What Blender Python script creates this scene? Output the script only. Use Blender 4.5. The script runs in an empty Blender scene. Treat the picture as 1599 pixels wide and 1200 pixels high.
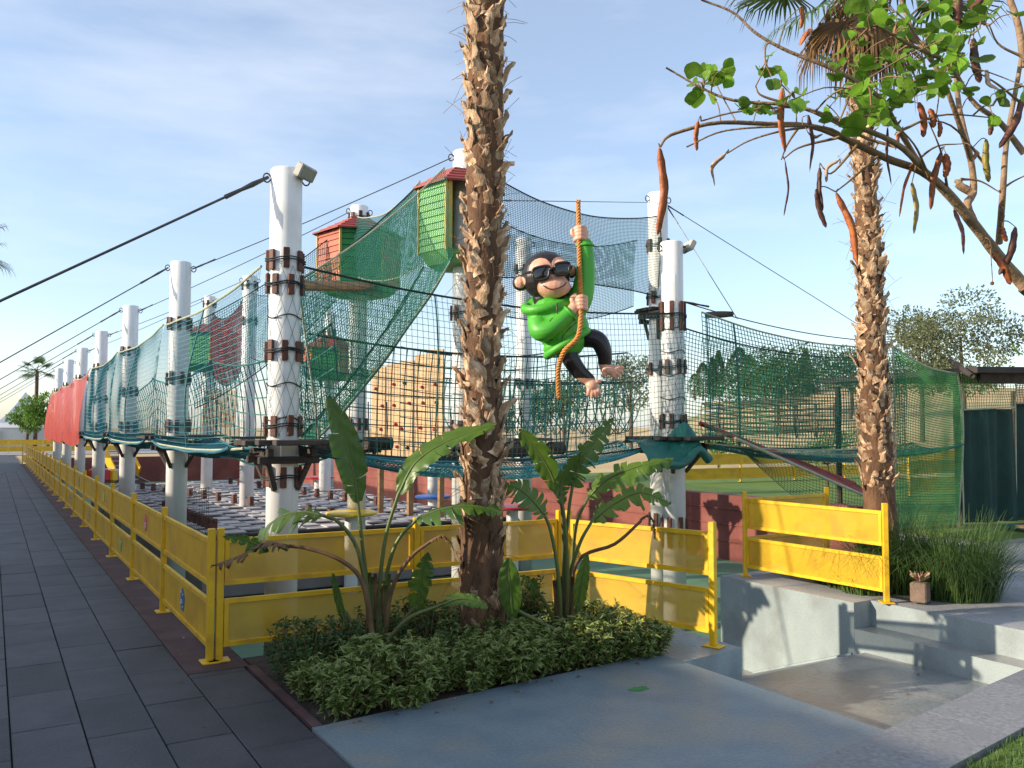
import bpy, math, random
import numpy as np
from mathutils import Vector, Matrix

random.seed(7); rng = np.random.default_rng(7)
R = math.radians
scene = bpy.context.scene
COL = scene.collection

# ------------------------------------------------------------------ camera
CAM_H, FPX, YAW, PITCH = 1.7, 1330.0, R(-31.4), R(2.93)
cam = bpy.data.cameras.new('camera'); cam.sensor_width = 36; cam.lens = FPX/1599*36
cam.clip_start = 0.05; cam.clip_end = 6000
camo = bpy.data.objects.new('camera', cam); COL.objects.link(camo)
camo.location = (0, 0, CAM_H); camo.rotation_euler = (R(90)+PITCH, 0, YAW)
scene.camera = camo

# ------------------------------------------------------------------ light
SUN_EL = R(19); SUN_DIR = Vector((0.966*math.cos(SUN_EL), -0.259*math.cos(SUN_EL), -math.sin(SUN_EL)))
sl = bpy.data.lights.new('sun', 'SUN'); sl.energy = 4.0; sl.angle = R(0.6); sl.color = (1.0, 0.86, 0.67)
so = bpy.data.objects.new('sun', sl); COL.objects.link(so)
so.rotation_euler = SUN_DIR.to_track_quat('-Z', 'Y').to_euler()
world = bpy.data.worlds.new('World'); scene.world = world; world.use_nodes = True
wn, wl = world.node_tree.nodes, world.node_tree.links
wn.clear()
sky = wn.new('ShaderNodeTexSky'); sky.sky_type = 'NISHITA'; sky.sun_disc = False
sky.sun_elevation = SUN_EL; sky.sun_rotation = math.atan2(-SUN_DIR.x, -SUN_DIR.y)
sky.air_density = 1.0; sky.dust_density = 0.8; sky.ozone_density = 2.6
tc = wn.new('ShaderNodeTexCoord'); mp = wn.new('ShaderNodeMapping'); mp.inputs['Scale'].default_value = (1.6, 1.6, 6.5)
mp.inputs['Location'].default_value = (3.1, 0.4, 0.2)
nz = wn.new('ShaderNodeTexNoise'); nz.inputs['Scale'].default_value = 1.7; nz.inputs['Detail'].default_value = 7; nz.inputs['Roughness'].default_value = 0.55
cr = wn.new('ShaderNodeValToRGB'); cr.color_ramp.elements[0].position = 0.42; cr.color_ramp.elements[0].color = (0.20, 0.20, 0.20, 1)
cr.color_ramp.elements[1].position = 0.82; cr.color_ramp.elements[1].color = (0.6, 0.6, 0.6, 1)
mx = wn.new('ShaderNodeMix'); mx.data_type = 'RGBA'; mx.inputs['B'].default_value = (4.6, 4.75, 5.1, 1)
bg = wn.new('ShaderNodeBackground'); bg.inputs['Strength'].default_value = 0.15
wo = wn.new('ShaderNodeOutputWorld')
wl.new(tc.outputs['Generated'], mp.inputs['Vector']); wl.new(mp.outputs[0], nz.inputs['Vector']); wl.new(nz.outputs['Fac'], cr.inputs['Fac'])
wl.new(cr.outputs['Color'], mx.inputs['Factor']); wl.new(sky.outputs[0], mx.inputs['A']); wl.new(mx.outputs['Result'], bg.inputs['Color'])
wl.new(bg.outputs[0], wo.inputs['Surface'])
vs = scene.view_settings; vs.view_transform = 'Standard'; vs.look = 'None'; vs.exposure = 0.78; vs.gamma = 1.0; vs.use_curve_mapping = False

# ------------------------------------------------------------------ helpers
_F = np.array([-math.sin(YAW)*math.cos(PITCH), math.cos(YAW)*math.cos(PITCH), math.sin(PITCH)])
_R = np.array([math.cos(YAW), math.sin(YAW), 0.0]); _U = np.cross(_R, _F)
def P(px, py, d):
    'world position of a photo pixel at depth d metres (used to read sizes off the photograph)'
    return np.array([0, 0, CAM_H]) + d*(_F + (px-799.5)/FPX*_R - (py-600)/FPX*_U)

WM = {}
def link(o, parent=None, world=None):
    COL.objects.link(o)
    w = world if world is not None else Matrix.Identity(4)
    o.matrix_basis = w; WM[o.name] = w
    if parent is not None:
        o.parent = parent; o.matrix_parent_inverse = WM[parent.name].inverted()
    return o
def tag(o, label=None, cat=None, group=None, kind=None):
    if label: o['label'] = label
    if cat: o['category'] = cat
    if group: o['group'] = group
    if kind: o['kind'] = kind
    return o
def thing(name, label, cat, loc, group=None):
    o = bpy.data.objects.new(name, None); o.empty_display_size = 0.1
    link(o, None, Matrix.Translation(Vector([float(c) for c in loc])))
    return tag(o, label, cat, group)
def to_mesh(name, V, faces, mats, mi=None, smooth=False, attrs=None):
    'V (n,3); faces: list of int arrays (m,k)'
    me = bpy.data.meshes.new(name)
    V = np.asarray(V, dtype=np.float32)
    faces = [np.asarray(f, dtype=np.int32) for f in faces if len(f)]
    nl = sum(f.size for f in faces); nf = sum(len(f) for f in faces)
    me.vertices.add(len(V)); me.vertices.foreach_set('co', V.ravel())
    me.loops.add(nl); me.loops.foreach_set('vertex_index', np.concatenate([f.ravel() for f in faces]))
    me.polygons.add(nf)
    tot = np.concatenate([np.full(len(f), f.shape[1], np.int32) for f in faces])
    st = np.concatenate([[0], np.cumsum(tot)[:-1]]).astype(np.int32)
    me.polygons.foreach_set('loop_start', st)
    try: me.polygons.foreach_set('loop_total', tot)
    except Exception: pass
    for m in (mats if isinstance(mats, (list, tuple)) else [mats]): me.materials.append(m)
    if mi is not None: me.polygons.foreach_set('material_index', np.asarray(mi, np.int32))
    me.polygons.foreach_set('use_smooth', np.full(nf, bool(smooth)))
    for k, a in (attrs or {}).items():
        at = me.attributes.new(k, 'FLOAT', 'POINT'); at.data.foreach_set('value', np.asarray(a, np.float32))
    me.update(calc_edges=True); me.validate()
    return me
class MB:
    def __init__(s): s.V = []; s.F = {3: [], 4: []}; s.M = {3: [], 4: []}; s.n = 0; s.A = []
    def add(s, V, F, m=0, a=None):
        V = np.asarray(V, float).reshape(-1, 3); F = np.asarray(F, int)
        k = F.shape[1]; s.V.append(V); s.F[k].append(F+s.n); s.M[k].append(np.full(len(F), m)); s.n += len(V)
        s.A.append(np.zeros(len(V)) if a is None else np.broadcast_to(a, (len(V),)))
        return s
    def addf(s, F, m=0):
        F = np.asarray(F, int); s.F[F.shape[1]].append(F); s.M[F.shape[1]].append(np.full(len(F), m))
    def box(s, c, size, rz=0.0, m=0, mat=None):
        x, y, z = np.array(size)/2
        v = np.array([[-x,-y,-z],[x,-y,-z],[x,y,-z],[-x,y,-z],[-x,-y,z],[x,-y,z],[x,y,z],[-x,y,z]])
        if mat is not None: v = v @ np.array(mat).T
        if rz: ca, sa = math.cos(rz), math.sin(rz); v = v @ np.array([[ca,sa,0],[-sa,ca,0],[0,0,1]])
        return s.add(v+np.array(c), [[0,3,2,1],[4,5,6,7],[0,1,5,4],[1,2,6,5],[2,3,7,6],[3,0,4,7]], m)
    def bbox(s, c, size, b=0.01, rz=0.0, m=0):
        'box with chamfered edges (top and sides)'
        x, y, z = np.array(size)/2
        rings = []
        for (ins, zz) in ((b, -z), (0, -z+b), (0, z-b), (b, z)):
            X, Y = x-ins, y-ins
            rings += [[-X+b,-Y,zz],[X-b,-Y,zz],[X,-Y+b,zz],[X,Y-b,zz],[X-b,Y,zz],[-X+b,Y,zz],[-X,Y-b,zz],[-X,-Y+b,zz]]
        v = np.array(rings)
        if rz: ca, sa = math.cos(rz), math.sin(rz); v = v @ np.array([[ca,sa,0],[-sa,ca,0],[0,0,1]])
        f = []
        for r in range(3):
            for i in range(8): f.append([r*8+i, r*8+(i+1)%8, r*8+8+(i+1)%8, r*8+8+i])
        for o in (0, 24):
            q = [[o,o+1,o+2,o+3],[o,o+3,o+4,o+7],[o+4,o+5,o+6,o+7]]
            f += [t[::-1] for t in q] if o == 0 else q
        return s.add(v+np.array(c), f, m)
    def bar(s, a, b, w, h=None, m=0, up=(0,0,1)):
        a, b = np.array(a, float), np.array(b, float); h = h or w
        t = b-a; L = np.linalg.norm(t); t /= L
        u = np.array(up, float)
        if abs(t @ u) > 0.95: u = np.array([1.0, 0, 0])
        sd = np.cross(t, u); sd /= np.linalg.norm(sd); u = np.cross(sd, t)
        return s.box((a+b)/2, (L, w, h), mat=np.stack([t, -sd, u], 1), m=m)
    def tube(s, path, r, n=8, m=0, cap=True, a=None):
        V, Fq = tube_np(np.asarray(path, float)[None], r, n)
        base = s.n; s.add(V, Fq, m, a)
        if cap:
            N = len(path)
            for o in (0, (N-1)*n):
                c = V[o:o+n].mean(0); i0 = s.n; s.add(c[None], np.zeros((0, 3), int), m)
                s.addf([[i0, base+o+(i if o else (i+1) % n), base+o+((i+1) % n if o else i)] for i in range(n)], m)
        return s
    def lathe(s, prof, c=(0, 0, 0), n=16, m=0):
        prof = np.array(prof, float); k = len(prof); an = np.arange(n)*2*math.pi/n
        v = np.stack([np.outer(prof[:, 0], np.cos(an)), np.outer(prof[:, 0], np.sin(an)), np.repeat(prof[:, 1:2], n, 1)], -1).reshape(-1, 3)
        f = [[j*n+i, j*n+(i+1) % n, (j+1)*n+(i+1) % n, (j+1)*n+i] for j in range(k-1) for i in range(n)]
        return s.add(v+np.array(c), f, m)
    def ell(s, c, r, n=16, k=10, m=0, rot=None):
        th = np.linspace(0, math.pi, k); prof = np.stack([np.sin(th)+1e-4, -np.cos(th)], 1)
        b = MB().lathe(prof, n=n); v = b.V[0]*np.array(r)
        if rot is not None: v = v @ np.array(rot).T
        return s.add(v+np.array(c), b.F[4][0], m)
    def mesh(s, name, mats, smooth=False):
        V = np.concatenate(s.V); fs, ms = [], []
        for k in (3, 4):
            fs += s.F[k]; ms += s.M[k]
        keep = [i for i in range(len(fs)) if len(fs[i])]
        return to_mesh(name, V, [fs[i] for i in keep], mats, np.concatenate([ms[i] for i in keep]), smooth, {'rnd': np.concatenate(s.A)})
    def build(s, name, mats, parent=None, smooth=False, world=None):
        return link(bpy.data.objects.new(name, s.mesh(name, mats, smooth)), parent, world)
def tube_np(paths, r, n=3):
    'paths (p,N,3) -> verts, quads of n-sided tubes; r scalar, (N,) or (p,N)'
    paths = np.asarray(paths, float); p, N, _ = paths.shape
    T = np.gradient(paths, axis=1); T /= np.linalg.norm(T, axis=2, keepdims=True)+1e-9
    ref = np.where(np.abs(T[..., 2:3]) > 0.9, np.array([1.0, 0.3, 0]), np.array([0, 0, 1.0]))
    if p < 400 and n > 3:   # steady frame along each path
        mt = T.mean(1, keepdims=True); ref = np.where(np.abs(mt[..., 2:3]) > 0.75, np.array([1.0, 0.3, 0]), np.array([0, 0, 1.0]))
        ref = np.broadcast_to(ref, T.shape)
    A = np.cross(T, ref); A /= np.linalg.norm(A, axis=2, keepdims=True)+1e-9; B = np.cross(T, A)
    rr = np.broadcast_to(np.asarray(r, float), (p, N))[..., None, None]
    an = np.arange(n)*2*math.pi/n
    V = paths[:, :, None] + rr*(A[:, :, None]*np.cos(an)[:, None] + B[:, :, None]*np.sin(an)[:, None])
    i = np.arange(p)[:, None, None]*N*n + np.arange(N-1)[None, :, None]*n; k = np.arange(n)[None, None]; k2 = (k+1) % n
    Fq = np.stack([i+k, i+n+k, i+n+k2, i+k2], -1).reshape(-1, 4)
    return V.reshape(-1, 3), Fq
def smooth_path(pts, n=24):
    pts = np.asarray(pts, float); k = len(pts)
    q = np.vstack([2*pts[0]-pts[1], pts, 2*pts[-1]-pts[-2]]); out = []
    for t in np.linspace(0, k-1-1e-6, n):
        i = int(t); f = t-i; p0, p1, p2, p3 = q[i], q[i+1], q[i+2], q[i+3]
        out.append(0.5*((2*p1)+(-p0+p2)*f+(2*p0-5*p1+4*p2-p3)*f*f+(-p0+3*p1-3*p2+p3)*f**3))
    return np.array(out)
def leaves_np(C, D, N, L, W, bend=0.15, attr=None):
    'many small folded leaves: base C, direction D, normal N, length L, width W'
    C = np.asarray(C, float); k = len(C)
    D = D/np.linalg.norm(D, axis=1, keepdims=True); S = np.cross(D, N); S /= np.linalg.norm(S, axis=1, keepdims=True)+1e-9; N = np.cross(S, D)
    L = np.broadcast_to(L, (k,))[:, None]; W = np.broadcast_to(W, (k,))[:, None]
    tip = C+D*L-N*L*bend; mid = C+D*L*0.5
    a = mid+S*W*0.5+N*W*0.22; b = mid-S*W*0.5+N*W*0.22
    V = np.stack([C, a, tip, b, mid], 1).reshape(-1, 3)
    o = np.arange(k)[:, None]*5
    F3 = np.concatenate([o+np.array([[0, 1, 4]]), o+np.array([[1, 2, 4]]), o+np.array([[2, 3, 4]]), o+np.array([[3, 0, 4]])])
    rn = np.repeat(rng.random(k) if attr is None else attr, 5); ed = np.tile([0.4, 1, 1, 1, 0], k)
    return V, F3, rn, ed
def leaf_cloud(n, centers, radii, L, W, shell=0.35, upb=0.5):
    'leaf positions through several ellipsoid clumps'
    centers = np.asarray(centers, float); radii = np.asarray(radii, float)
    w = radii.prod(1)**0.67; idx = rng.choice(len(centers), n, p=w/w.sum())
    d = rng.normal(size=(n, 3)); d /= np.linalg.norm(d, axis=1, keepdims=True)
    rad = shell+(1-shell)*rng.random(n)**0.6
    C = centers[idx]+d*rad[:, None]*radii[idx]
    D = d*0.8+rng.normal(size=(n, 3))*0.6+np.array([0, 0, upb*0.3]); Nn = rng.normal(size=(n, 3))+np.array([0, 0, 1.0])
    return leaves_np(C, D, Nn, L*(0.7+0.6*rng.random(n)), W*(0.7+0.6*rng.random(n)))

# ------------------------------------------------------------------ materials
def mat(name, c1, c2=None, scale=6.0, rough=0.6, bump=0.0, bscale=None, metal=0.0, lo=0.35, hi=0.65, stretch=(1, 1, 1),
        objrnd=0.0, transp=0.0, transl=0.0, attr=None, coat=0.0, c3=None, s3=1.0, spec=0.5, world=False, speck=0.0, sps=140, crack=0.0):
    m = bpy.data.materials.new(name); m.use_nodes = True; n, l = m.node_tree.nodes, m.node_tree.links
    b = n['Principled BSDF']; out = n['Material Output']
    b.inputs['Roughness'].default_value = rough; b.inputs['Metallic'].default_value = metal
    b.inputs['Coat Weight'].default_value = coat; b.inputs['Specular IOR Level'].default_value = spec
    c2 = c2 or tuple(x*0.8 for x in c1)
    if world:
        g = n.new('ShaderNodeNewGeometry'); src = g.outputs['Position']
    else:
        t = n.new('ShaderNodeTexCoord'); src = t.outputs['Object']
    mp = n.new('ShaderNodeMapping'); mp.inputs['Scale'].default_value = stretch; l.new(src, mp.inputs['Vector'])
    nz = n.new('ShaderNodeTexNoise'); nz.inputs['Scale'].default_value = scale; nz.inputs['Detail'].default_value = 6; nz.inputs['Roughness'].default_value = 0.6
    l.new(mp.outputs[0], nz.inputs['Vector'])
    cr = n.new('ShaderNodeValToRGB'); e = cr.color_ramp.elements
    e[0].position, e[1].position = lo, hi; e[0].color = (*c1, 1); e[1].color = (*c2, 1)
    if attr:
        a = n.new('ShaderNodeAttribute'); a.attribute_name = attr; l.new(a.outputs['Fac'], cr.inputs['Fac'])
        e[0].position, e[1].position = 0.0, 1.0
    else: l.new(nz.outputs['Fac'], cr.inputs['Fac'])
    col = cr.outputs['Color']
    if c3:
        n3 = n.new('ShaderNodeTexNoise'); n3.inputs['Scale'].default_value = s3; n3.inputs['Detail'].default_value = 5; l.new(src, n3.inputs['Vector'])
        r3 = n.new('ShaderNodeValToRGB'); r3.color_ramp.elements[0].position = 0.5; r3.color_ramp.elements[1].position = 0.68
        l.new(n3.outputs['Fac'], r3.inputs['Fac'])
        mx = n.new('ShaderNodeMix'); mx.data_type = 'RGBA'; l.new(r3.outputs['Color'], mx.inputs['Factor']); l.new(col, mx.inputs['A']); mx.inputs['B'].default_value = (*c3, 1)
        col = mx.outputs['Result']
    if speck:
        ns = n.new('ShaderNodeTexNoise'); ns.inputs['Scale'].default_value = sps; ns.inputs['Detail'].default_value = 3; l.new(src, ns.inputs['Vector'])
        rs_ = n.new('ShaderNodeMapRange'); rs_.inputs['From Min'].default_value = 0.3; rs_.inputs['From Max'].default_value = 0.7; rs_.inputs['To Min'].default_value = 1-speck; rs_.inputs['To Max'].default_value = 1+speck*0.6
        l.new(ns.outputs['Fac'], rs_.inputs['Value']); h0 = n.new('ShaderNodeHueSaturation'); l.new(rs_.outputs[0], h0.inputs['Value']); l.new(col, h0.inputs['Color']); col = h0.outputs['Color']
    if crack:
        nw = n.new('ShaderNodeTexNoise'); nw.inputs['Scale'].default_value = 2.5; nw.inputs['Detail'].default_value = 6; l.new(src, nw.inputs['Vector'])
        va = n.new('ShaderNodeVectorMath'); va.operation = 'MULTIPLY_ADD'; va.inputs[1].default_value = (0.5, 0.5, 0.5); l.new(nw.outputs['Color'], va.inputs[0]); l.new(src, va.inputs[2])
        vo = n.new('ShaderNodeTexVoronoi'); vo.feature = 'DISTANCE_TO_EDGE'; vo.inputs['Scale'].default_value = 0.55; l.new(va.outputs[0], vo.inputs['Vector'])
        rc = n.new('ShaderNodeMapRange'); rc.inputs['From Max'].default_value = 0.006; rc.inputs['To Min'].default_value = 1-crack; rc.inputs['To Max'].default_value = 1.0; l.new(vo.outputs['Distance'], rc.inputs['Value'])
        h1 = n.new('ShaderNodeHueSaturation'); l.new(rc.outputs[0], h1.inputs['Value']); l.new(col, h1.inputs['Color']); col = h1.outputs['Color']
    if objrnd:
        oi = n.new('ShaderNodeObjectInfo'); mr = n.new('ShaderNodeMapRange'); mr.inputs['To Min'].default_value = 1-objrnd; mr.inputs['To Max'].default_value = 1+objrnd
        l.new(oi.outputs['Random'], mr.inputs['Value'])
        hs = n.new('ShaderNodeHueSaturation'); l.new(mr.outputs[0], hs.inputs['Value']); l.new(col, hs.inputs['Color']); col = hs.outputs['Color']
    l.new(col, b.inputs['Base Color'])
    if bump:
        nb = n.new('ShaderNodeTexNoise'); nb.inputs['Scale'].default_value = bscale or scale*4; nb.inputs['Detail'].default_value = 5
        l.new(mp.outputs[0], nb.inputs['Vector']); bp = n.new('ShaderNodeBump'); bp.inputs['Strength'].default_value = bump; bp.inputs['Distance'].default_value = 0.02
        l.new(nb.outputs['Fac'], bp.inputs['Height']); l.new(bp.outputs[0], b.inputs['Normal'])
    sh = b.outputs[0]
    if transl:
        tr = n.new('ShaderNodeBsdfTranslucent'); l.new(col, tr.inputs['Color']); ms = n.new('ShaderNodeMixShader'); ms.inputs[0].default_value = transl
        l.new(sh, ms.inputs[1]); l.new(tr.outputs[0], ms.inputs[2]); sh = ms.outputs[0]
    if transp:
        tp = n.new('ShaderNodeBsdfTransparent'); ms = n.new('ShaderNodeMixShader'); ms.inputs[0].default_value = transp
        l.new(sh, ms.inputs[1]); l.new(tp.outputs[0], ms.inputs[2]); sh = ms.outputs[0]
    l.new(sh, out.inputs['Surface'])
    return m
M = dict(
    paver=mat('grey_paver', (0.056, 0.054, 0.060), (0.036, 0.035, 0.040), 3.0, 0.62, 0.25, 60, objrnd=0.30, c3=(0.027, 0.027, 0.030), s3=2.0, world=True, speck=0.25, sps=70),
    joint=mat('paver_joint', (0.02, 0.02, 0.024), (0.04, 0.04, 0.042), 10, 0.9, 0.2),
    redcon=mat('red_concrete', (0.085, 0.036, 0.032), (0.05, 0.024, 0.022), 5, 0.8, 0.3, 50, c3=(0.10, 0.055, 0.05), s3=3),
    blue=mat('blue_floor_paint', (0.185, 0.235, 0.255), (0.135, 0.185, 0.215), 2.6, 0.42, 0.22, 45, c3=(0.225, 0.235, 0.215), s3=1.5, speck=0.16, sps=55, crack=0.12),
    greyp=mat('grey_floor_paint', (0.26, 0.28, 0.28), (0.18, 0.20, 0.205), 3.0, 0.32, 0.25, 22, c3=(0.32, 0.31, 0.285), s3=2.2, speck=0.18, sps=50, crack=0.3),
    wallp=mat('grey_wall_paint', (0.31, 0.365, 0.365), (0.25, 0.30, 0.305), 2.6, 0.55, 0.15, 14, c3=(0.22, 0.25, 0.245), s3=2.4, speck=0.10, sps=60, stretch=(1, 1, 0.5)),
    conc=mat('concrete', (0.36, 0.36, 0.36), (0.27, 0.27, 0.275), 2.0, 0.75, 0.2, 40, c3=(0.42, 0.41, 0.39), s3=0.8, speck=0.2, sps=60, crack=0.3),
    granite=mat('granite', (0.27, 0.265, 0.26), (0.17, 0.17, 0.17), 34, 0.6, 0.15, 80, c3=(0.21, 0.207, 0.205), s3=4, objrnd=0.08),
    soil=mat('soil', (0.035, 0.025, 0.018), (0.07, 0.05, 0.035), 14, 0.95, 0.6, 40),
    turf=mat('green_turf', (0.10, 0.21, 0.13), (0.085, 0.17, 0.10), 2.0, 0.75, 0.2, 90, c3=(0.14, 0.26, 0.12), s3=0.35),
    lawn=mat('lawn', (0.085, 0.155, 0.018), (0.12, 0.19, 0.025), 2.5, 0.9, 0.4, 60),
    dry=mat('dry_ground', (0.52, 0.37, 0.18), (0.40, 0.28, 0.13), 0.12, 0.95, 0.5, 2.0, c3=(0.20, 0.19, 0.09), s3=0.07),
    redwall=mat('red_wall_paint', (0.215, 0.052, 0.038), (0.15, 0.038, 0.030), 1.2, 0.75, 0.2, 20, c3=(0.24, 0.08, 0.055), s3=0.9, speck=0.15, sps=30),
    yel=mat('yellow_paint', (0.82, 0.50, 0.012), (0.72, 0.41, 0.010), 5, 0.42, 0.06, 30, c3=(0.62, 0.34, 0.02), s3=7, world=True),
    yelp=mat('yellow_perforated_sheet', (0.84, 0.54, 0.016), (0.76, 0.46, 0.014), 3, 0.5, 0.0, transp=0.50, c3=(0.68, 0.40, 0.02), s3=4, world=True),
    yelp2=mat('yellow_sheet', (0.78, 0.46, 0.010), (0.68, 0.38, 0.008), 3, 0.5, 0.05, 40, transp=0.08, c3=(0.60, 0.33, 0.02), s3=4, world=True),
    white=mat('white_pole_paint', (0.80, 0.80, 0.79), (0.60, 0.59, 0.56), 1.6, 0.42, 0.05, 20, lo=0.48, hi=0.85, stretch=(7, 7, 0.5), c3=(0.70, 0.69, 0.66), s3=2.5, world=True),
    block=mat('brown_wood_block', (0.15, 0.05, 0.03), (0.075, 0.028, 0.018), 12, 0.65, 0.3, 60, objrnd=0.3),
    log=mat('dark_log', (0.075, 0.05, 0.035), (0.035, 0.024, 0.018), 8, 0.8, 0.4, 40, objrnd=0.25),
    plank=mat('dark_plank', (0.07, 0.055, 0.045), (0.035, 0.028, 0.024), 5, 0.8, 0.4, 30, stretch=(1, 8, 8), objrnd=0.3),
    wood=mat('wood', (0.42, 0.24, 0.11), (0.30, 0.16, 0.07), 4, 0.65, 0.2, 30, stretch=(1, 6, 1), objrnd=0.12),
    ply=mat('climbing_ply', (0.60, 0.40, 0.20), (0.50, 0.31, 0.14), 2.5, 0.6, 0.15, 20, stretch=(3, 3, 0.5), objrnd=0.1),
    teal=mat('teal_rope', (0.015, 0.145, 0.12), (0.010, 0.10, 0.09), 6, 0.6),
    tealb=mat('blue_teal_rope', (0.045, 0.27, 0.30), (0.03, 0.20, 0.235), 6, 0.6),
    floorn=mat('blue_floor_net', (0.02, 0.14, 0.19), (0.014, 0.10, 0.14), 6, 0.65),
    green=mat('green_net_cord', (0.015, 0.19, 0.095), (0.012, 0.14, 0.075), 6, 0.6),
    greenl=mat('light_green_net_cord', (0.10, 0.36, 0.10), (0.07, 0.28, 0.08), 6, 0.6),
    pale=mat('pale_edge_rope', (0.42, 0.44, 0.30), (0.30, 0.33, 0.22), 12, 0.7),
    dark=mat('dark_rope', (0.02, 0.035, 0.035), (0.012, 0.02, 0.022), 8, 0.7),
    rednet=mat('red_fabric_net', (0.44, 0.055, 0.04), (0.34, 0.042, 0.034), 5, 0.75, 0.15, 30, transp=0.22, transl=0.2),
    redcord=mat('red_net_cord', (0.42, 0.06, 0.05), (0.32, 0.05, 0.04), 3, 0.7),
    tarp=mat('dark_green_tarp', (0.006, 0.045, 0.032), (0.004, 0.030, 0.023), 2, 0.75, 0.15, 8),
    tealtarp=mat('teal_tarp', (0.010, 0.135, 0.105), (0.008, 0.10, 0.08), 3, 0.45, 0.2, 10),
    steel=mat('steel_cable', (0.10, 0.10, 0.105), (0.06, 0.06, 0.065), 8, 0.45, metal=0.6),
    lamp=mat('floodlight_housing', (0.46, 0.45, 0.40), (0.38, 0.37, 0.33), 5, 0.5),
    glass=mat('lamp_glass', (0.30, 0.30, 0.26), (0.25, 0.25, 0.22), 5, 0.15),
    black=mat('black_rubber', (0.012, 0.012, 0.013), (0.02, 0.02, 0.02), 5, 0.5),
    bark=mat('palm_fibre', (0.17, 0.085, 0.04), (0.07, 0.035, 0.018), 9, 0.9, 0.8, 40, stretch=(1, 1, 0.4)),
    boot=mat('palm_leaf_base', (0.56, 0.39, 0.24), (0.24, 0.12, 0.055), 9, 0.8, 0.4, 40, stretch=(3, 3, 0.6), objrnd=0.45, lo=0.35, hi=0.65, c3=(0.62, 0.47, 0.32), s3=6),
    boot2=mat('palm_leaf_base_old', (0.17, 0.09, 0.045), (0.085, 0.042, 0.022), 7, 0.85, 0.5, 40, stretch=(3, 3, 0.6), objrnd=0.35),
    branch=mat('branch_bark', (0.33, 0.215, 0.125), (0.22, 0.135, 0.075), 18, 0.8, 0.4, 60),
    twig=mat('twig', (0.26, 0.17, 0.08), (0.17, 0.10, 0.05), 18, 0.8),
    oleaf=mat('orchid_tree_leaf', (0.20, 0.38, 0.03), (0.12, 0.27, 0.022), 5, 0.45, 0.1, 20, transl=0.5, objrnd=0.45),
    oleaf2=mat('orchid_tree_leaf_dark', (0.11, 0.24, 0.022), (0.17, 0.26, 0.03), 30, 0.5, 0.25, 40, transl=0.4, objrnd=0.4),
    pod1=mat('orange_pod', (0.52, 0.16, 0.045), (0.36, 0.09, 0.03), 20, 0.55, 0.4, 25, objrnd=0.2, transl=0.2),
    pod2=mat('dark_pod', (0.13, 0.04, 0.02), (0.07, 0.025, 0.015), 20, 0.55, 0.4, 25, objrnd=0.3),
    pod3=mat('green_pod', (0.26, 0.24, 0.03), (0.30, 0.18, 0.03), 10, 0.5, 0.3, 25),
    husk=mat('split_husk', (0.62, 0.47, 0.33), (0.34, 0.12, 0.06), 14, 0.7),
    strel=mat('strelitzia_leaf', (0.115, 0.205, 0.020), (0.065, 0.14, 0.016), 3, 0.38, 0.15, 12, transl=0.4, objrnd=0.2, spec=0.6),
    stem=mat('strelitzia_stalk', (0.115, 0.16, 0.03), (0.085, 0.085, 0.025), 3, 0.5, stretch=(1, 1, 0.4)),
    deadleaf=mat('dried_leaf', (0.22, 0.12, 0.05), (0.11, 0.06, 0.03), 8, 0.85, transl=0.15),
    shrub=mat('dark_leaf', (0.030, 0.075, 0.014), (0.065, 0.13, 0.02), rough=0.5, attr='rnd', transl=0.25),
    fan=mat('fan_palm_leaf', (0.04, 0.10, 0.02), (0.085, 0.14, 0.03), rough=0.5, attr='rnd', transl=0.2),
    fandead=mat('dead_fan_leaf', (0.30, 0.17, 0.07), (0.17, 0.09, 0.04), rough=0.85, attr='rnd', transl=0.2),
    grass=mat('grass_blade', (0.045, 0.11, 0.018), (0.10, 0.16, 0.035), rough=0.6, attr='rnd', transl=0.25),
    treel=mat('tree_leaf', (0.035, 0.075, 0.02), (0.075, 0.125, 0.03), rough=0.6, attr='rnd', transl=0.2),
    treeb=mat('bright_tree_leaf', (0.09, 0.20, 0.025), (0.16, 0.28, 0.04), rough=0.6, attr='rnd', transl=0.3),
    cyp=mat('cypress_leaf', (0.022, 0.05, 0.018), (0.045, 0.085, 0.025), rough=0.7, attr='rnd'),
    olive=mat('olive_leaf', (0.10, 0.125, 0.055), (0.15, 0.17, 0.085), rough=0.6, attr='rnd', transl=0.2),
    trunk=mat('tree_trunk', (0.10, 0.07, 0.05), (0.06, 0.04, 0.03), 8, 0.9, 0.4),
    hred=mat('faded_red_board', (0.48, 0.13, 0.075), (0.38, 0.09, 0.05), 5, 0.65, 0.2, 30, objrnd=0.18),
    hgreen=mat('green_board', (0.025, 0.24, 0.05), (0.018, 0.18, 0.04), 5, 0.6, 0.2, 30, objrnd=0.18),
    hlime=mat('light_green_board', (0.20, 0.46, 0.16), (0.15, 0.38, 0.12), 5, 0.6, 0.2, 30, objrnd=0.12),
    hroof=mat('red_roof_board', (0.33, 0.035, 0.03), (0.22, 0.025, 0.022), 5, 0.6, 0.2, 30, objrnd=0.25),
    hyel=mat('yellow_trim', (0.62, 0.38, 0.06), (0.5, 0.3, 0.05), 5, 0.6),
    mgreen=mat('green_moulded_hoodie', (0.075, 0.40, 0.030), (0.062, 0.36, 0.026), 2, 0.48),
    mblack=mat('black_moulded_fur', (0.020, 0.015, 0.016), (0.015, 0.012, 0.014), 2, 0.38),
    mskin=mat('peach_moulded_skin', (0.72, 0.38, 0.26), (0.68, 0.34, 0.225), 2, 0.42),
    mline=mat('dark_brown_line', (0.06, 0.02, 0.015), (0.05, 0.018, 0.012), 2, 0.5),
    mlens=mat('dark_lens', (0.008, 0.008, 0.009), (0.006, 0.006, 0.007), 2, 0.08, coat=0.5),
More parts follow.
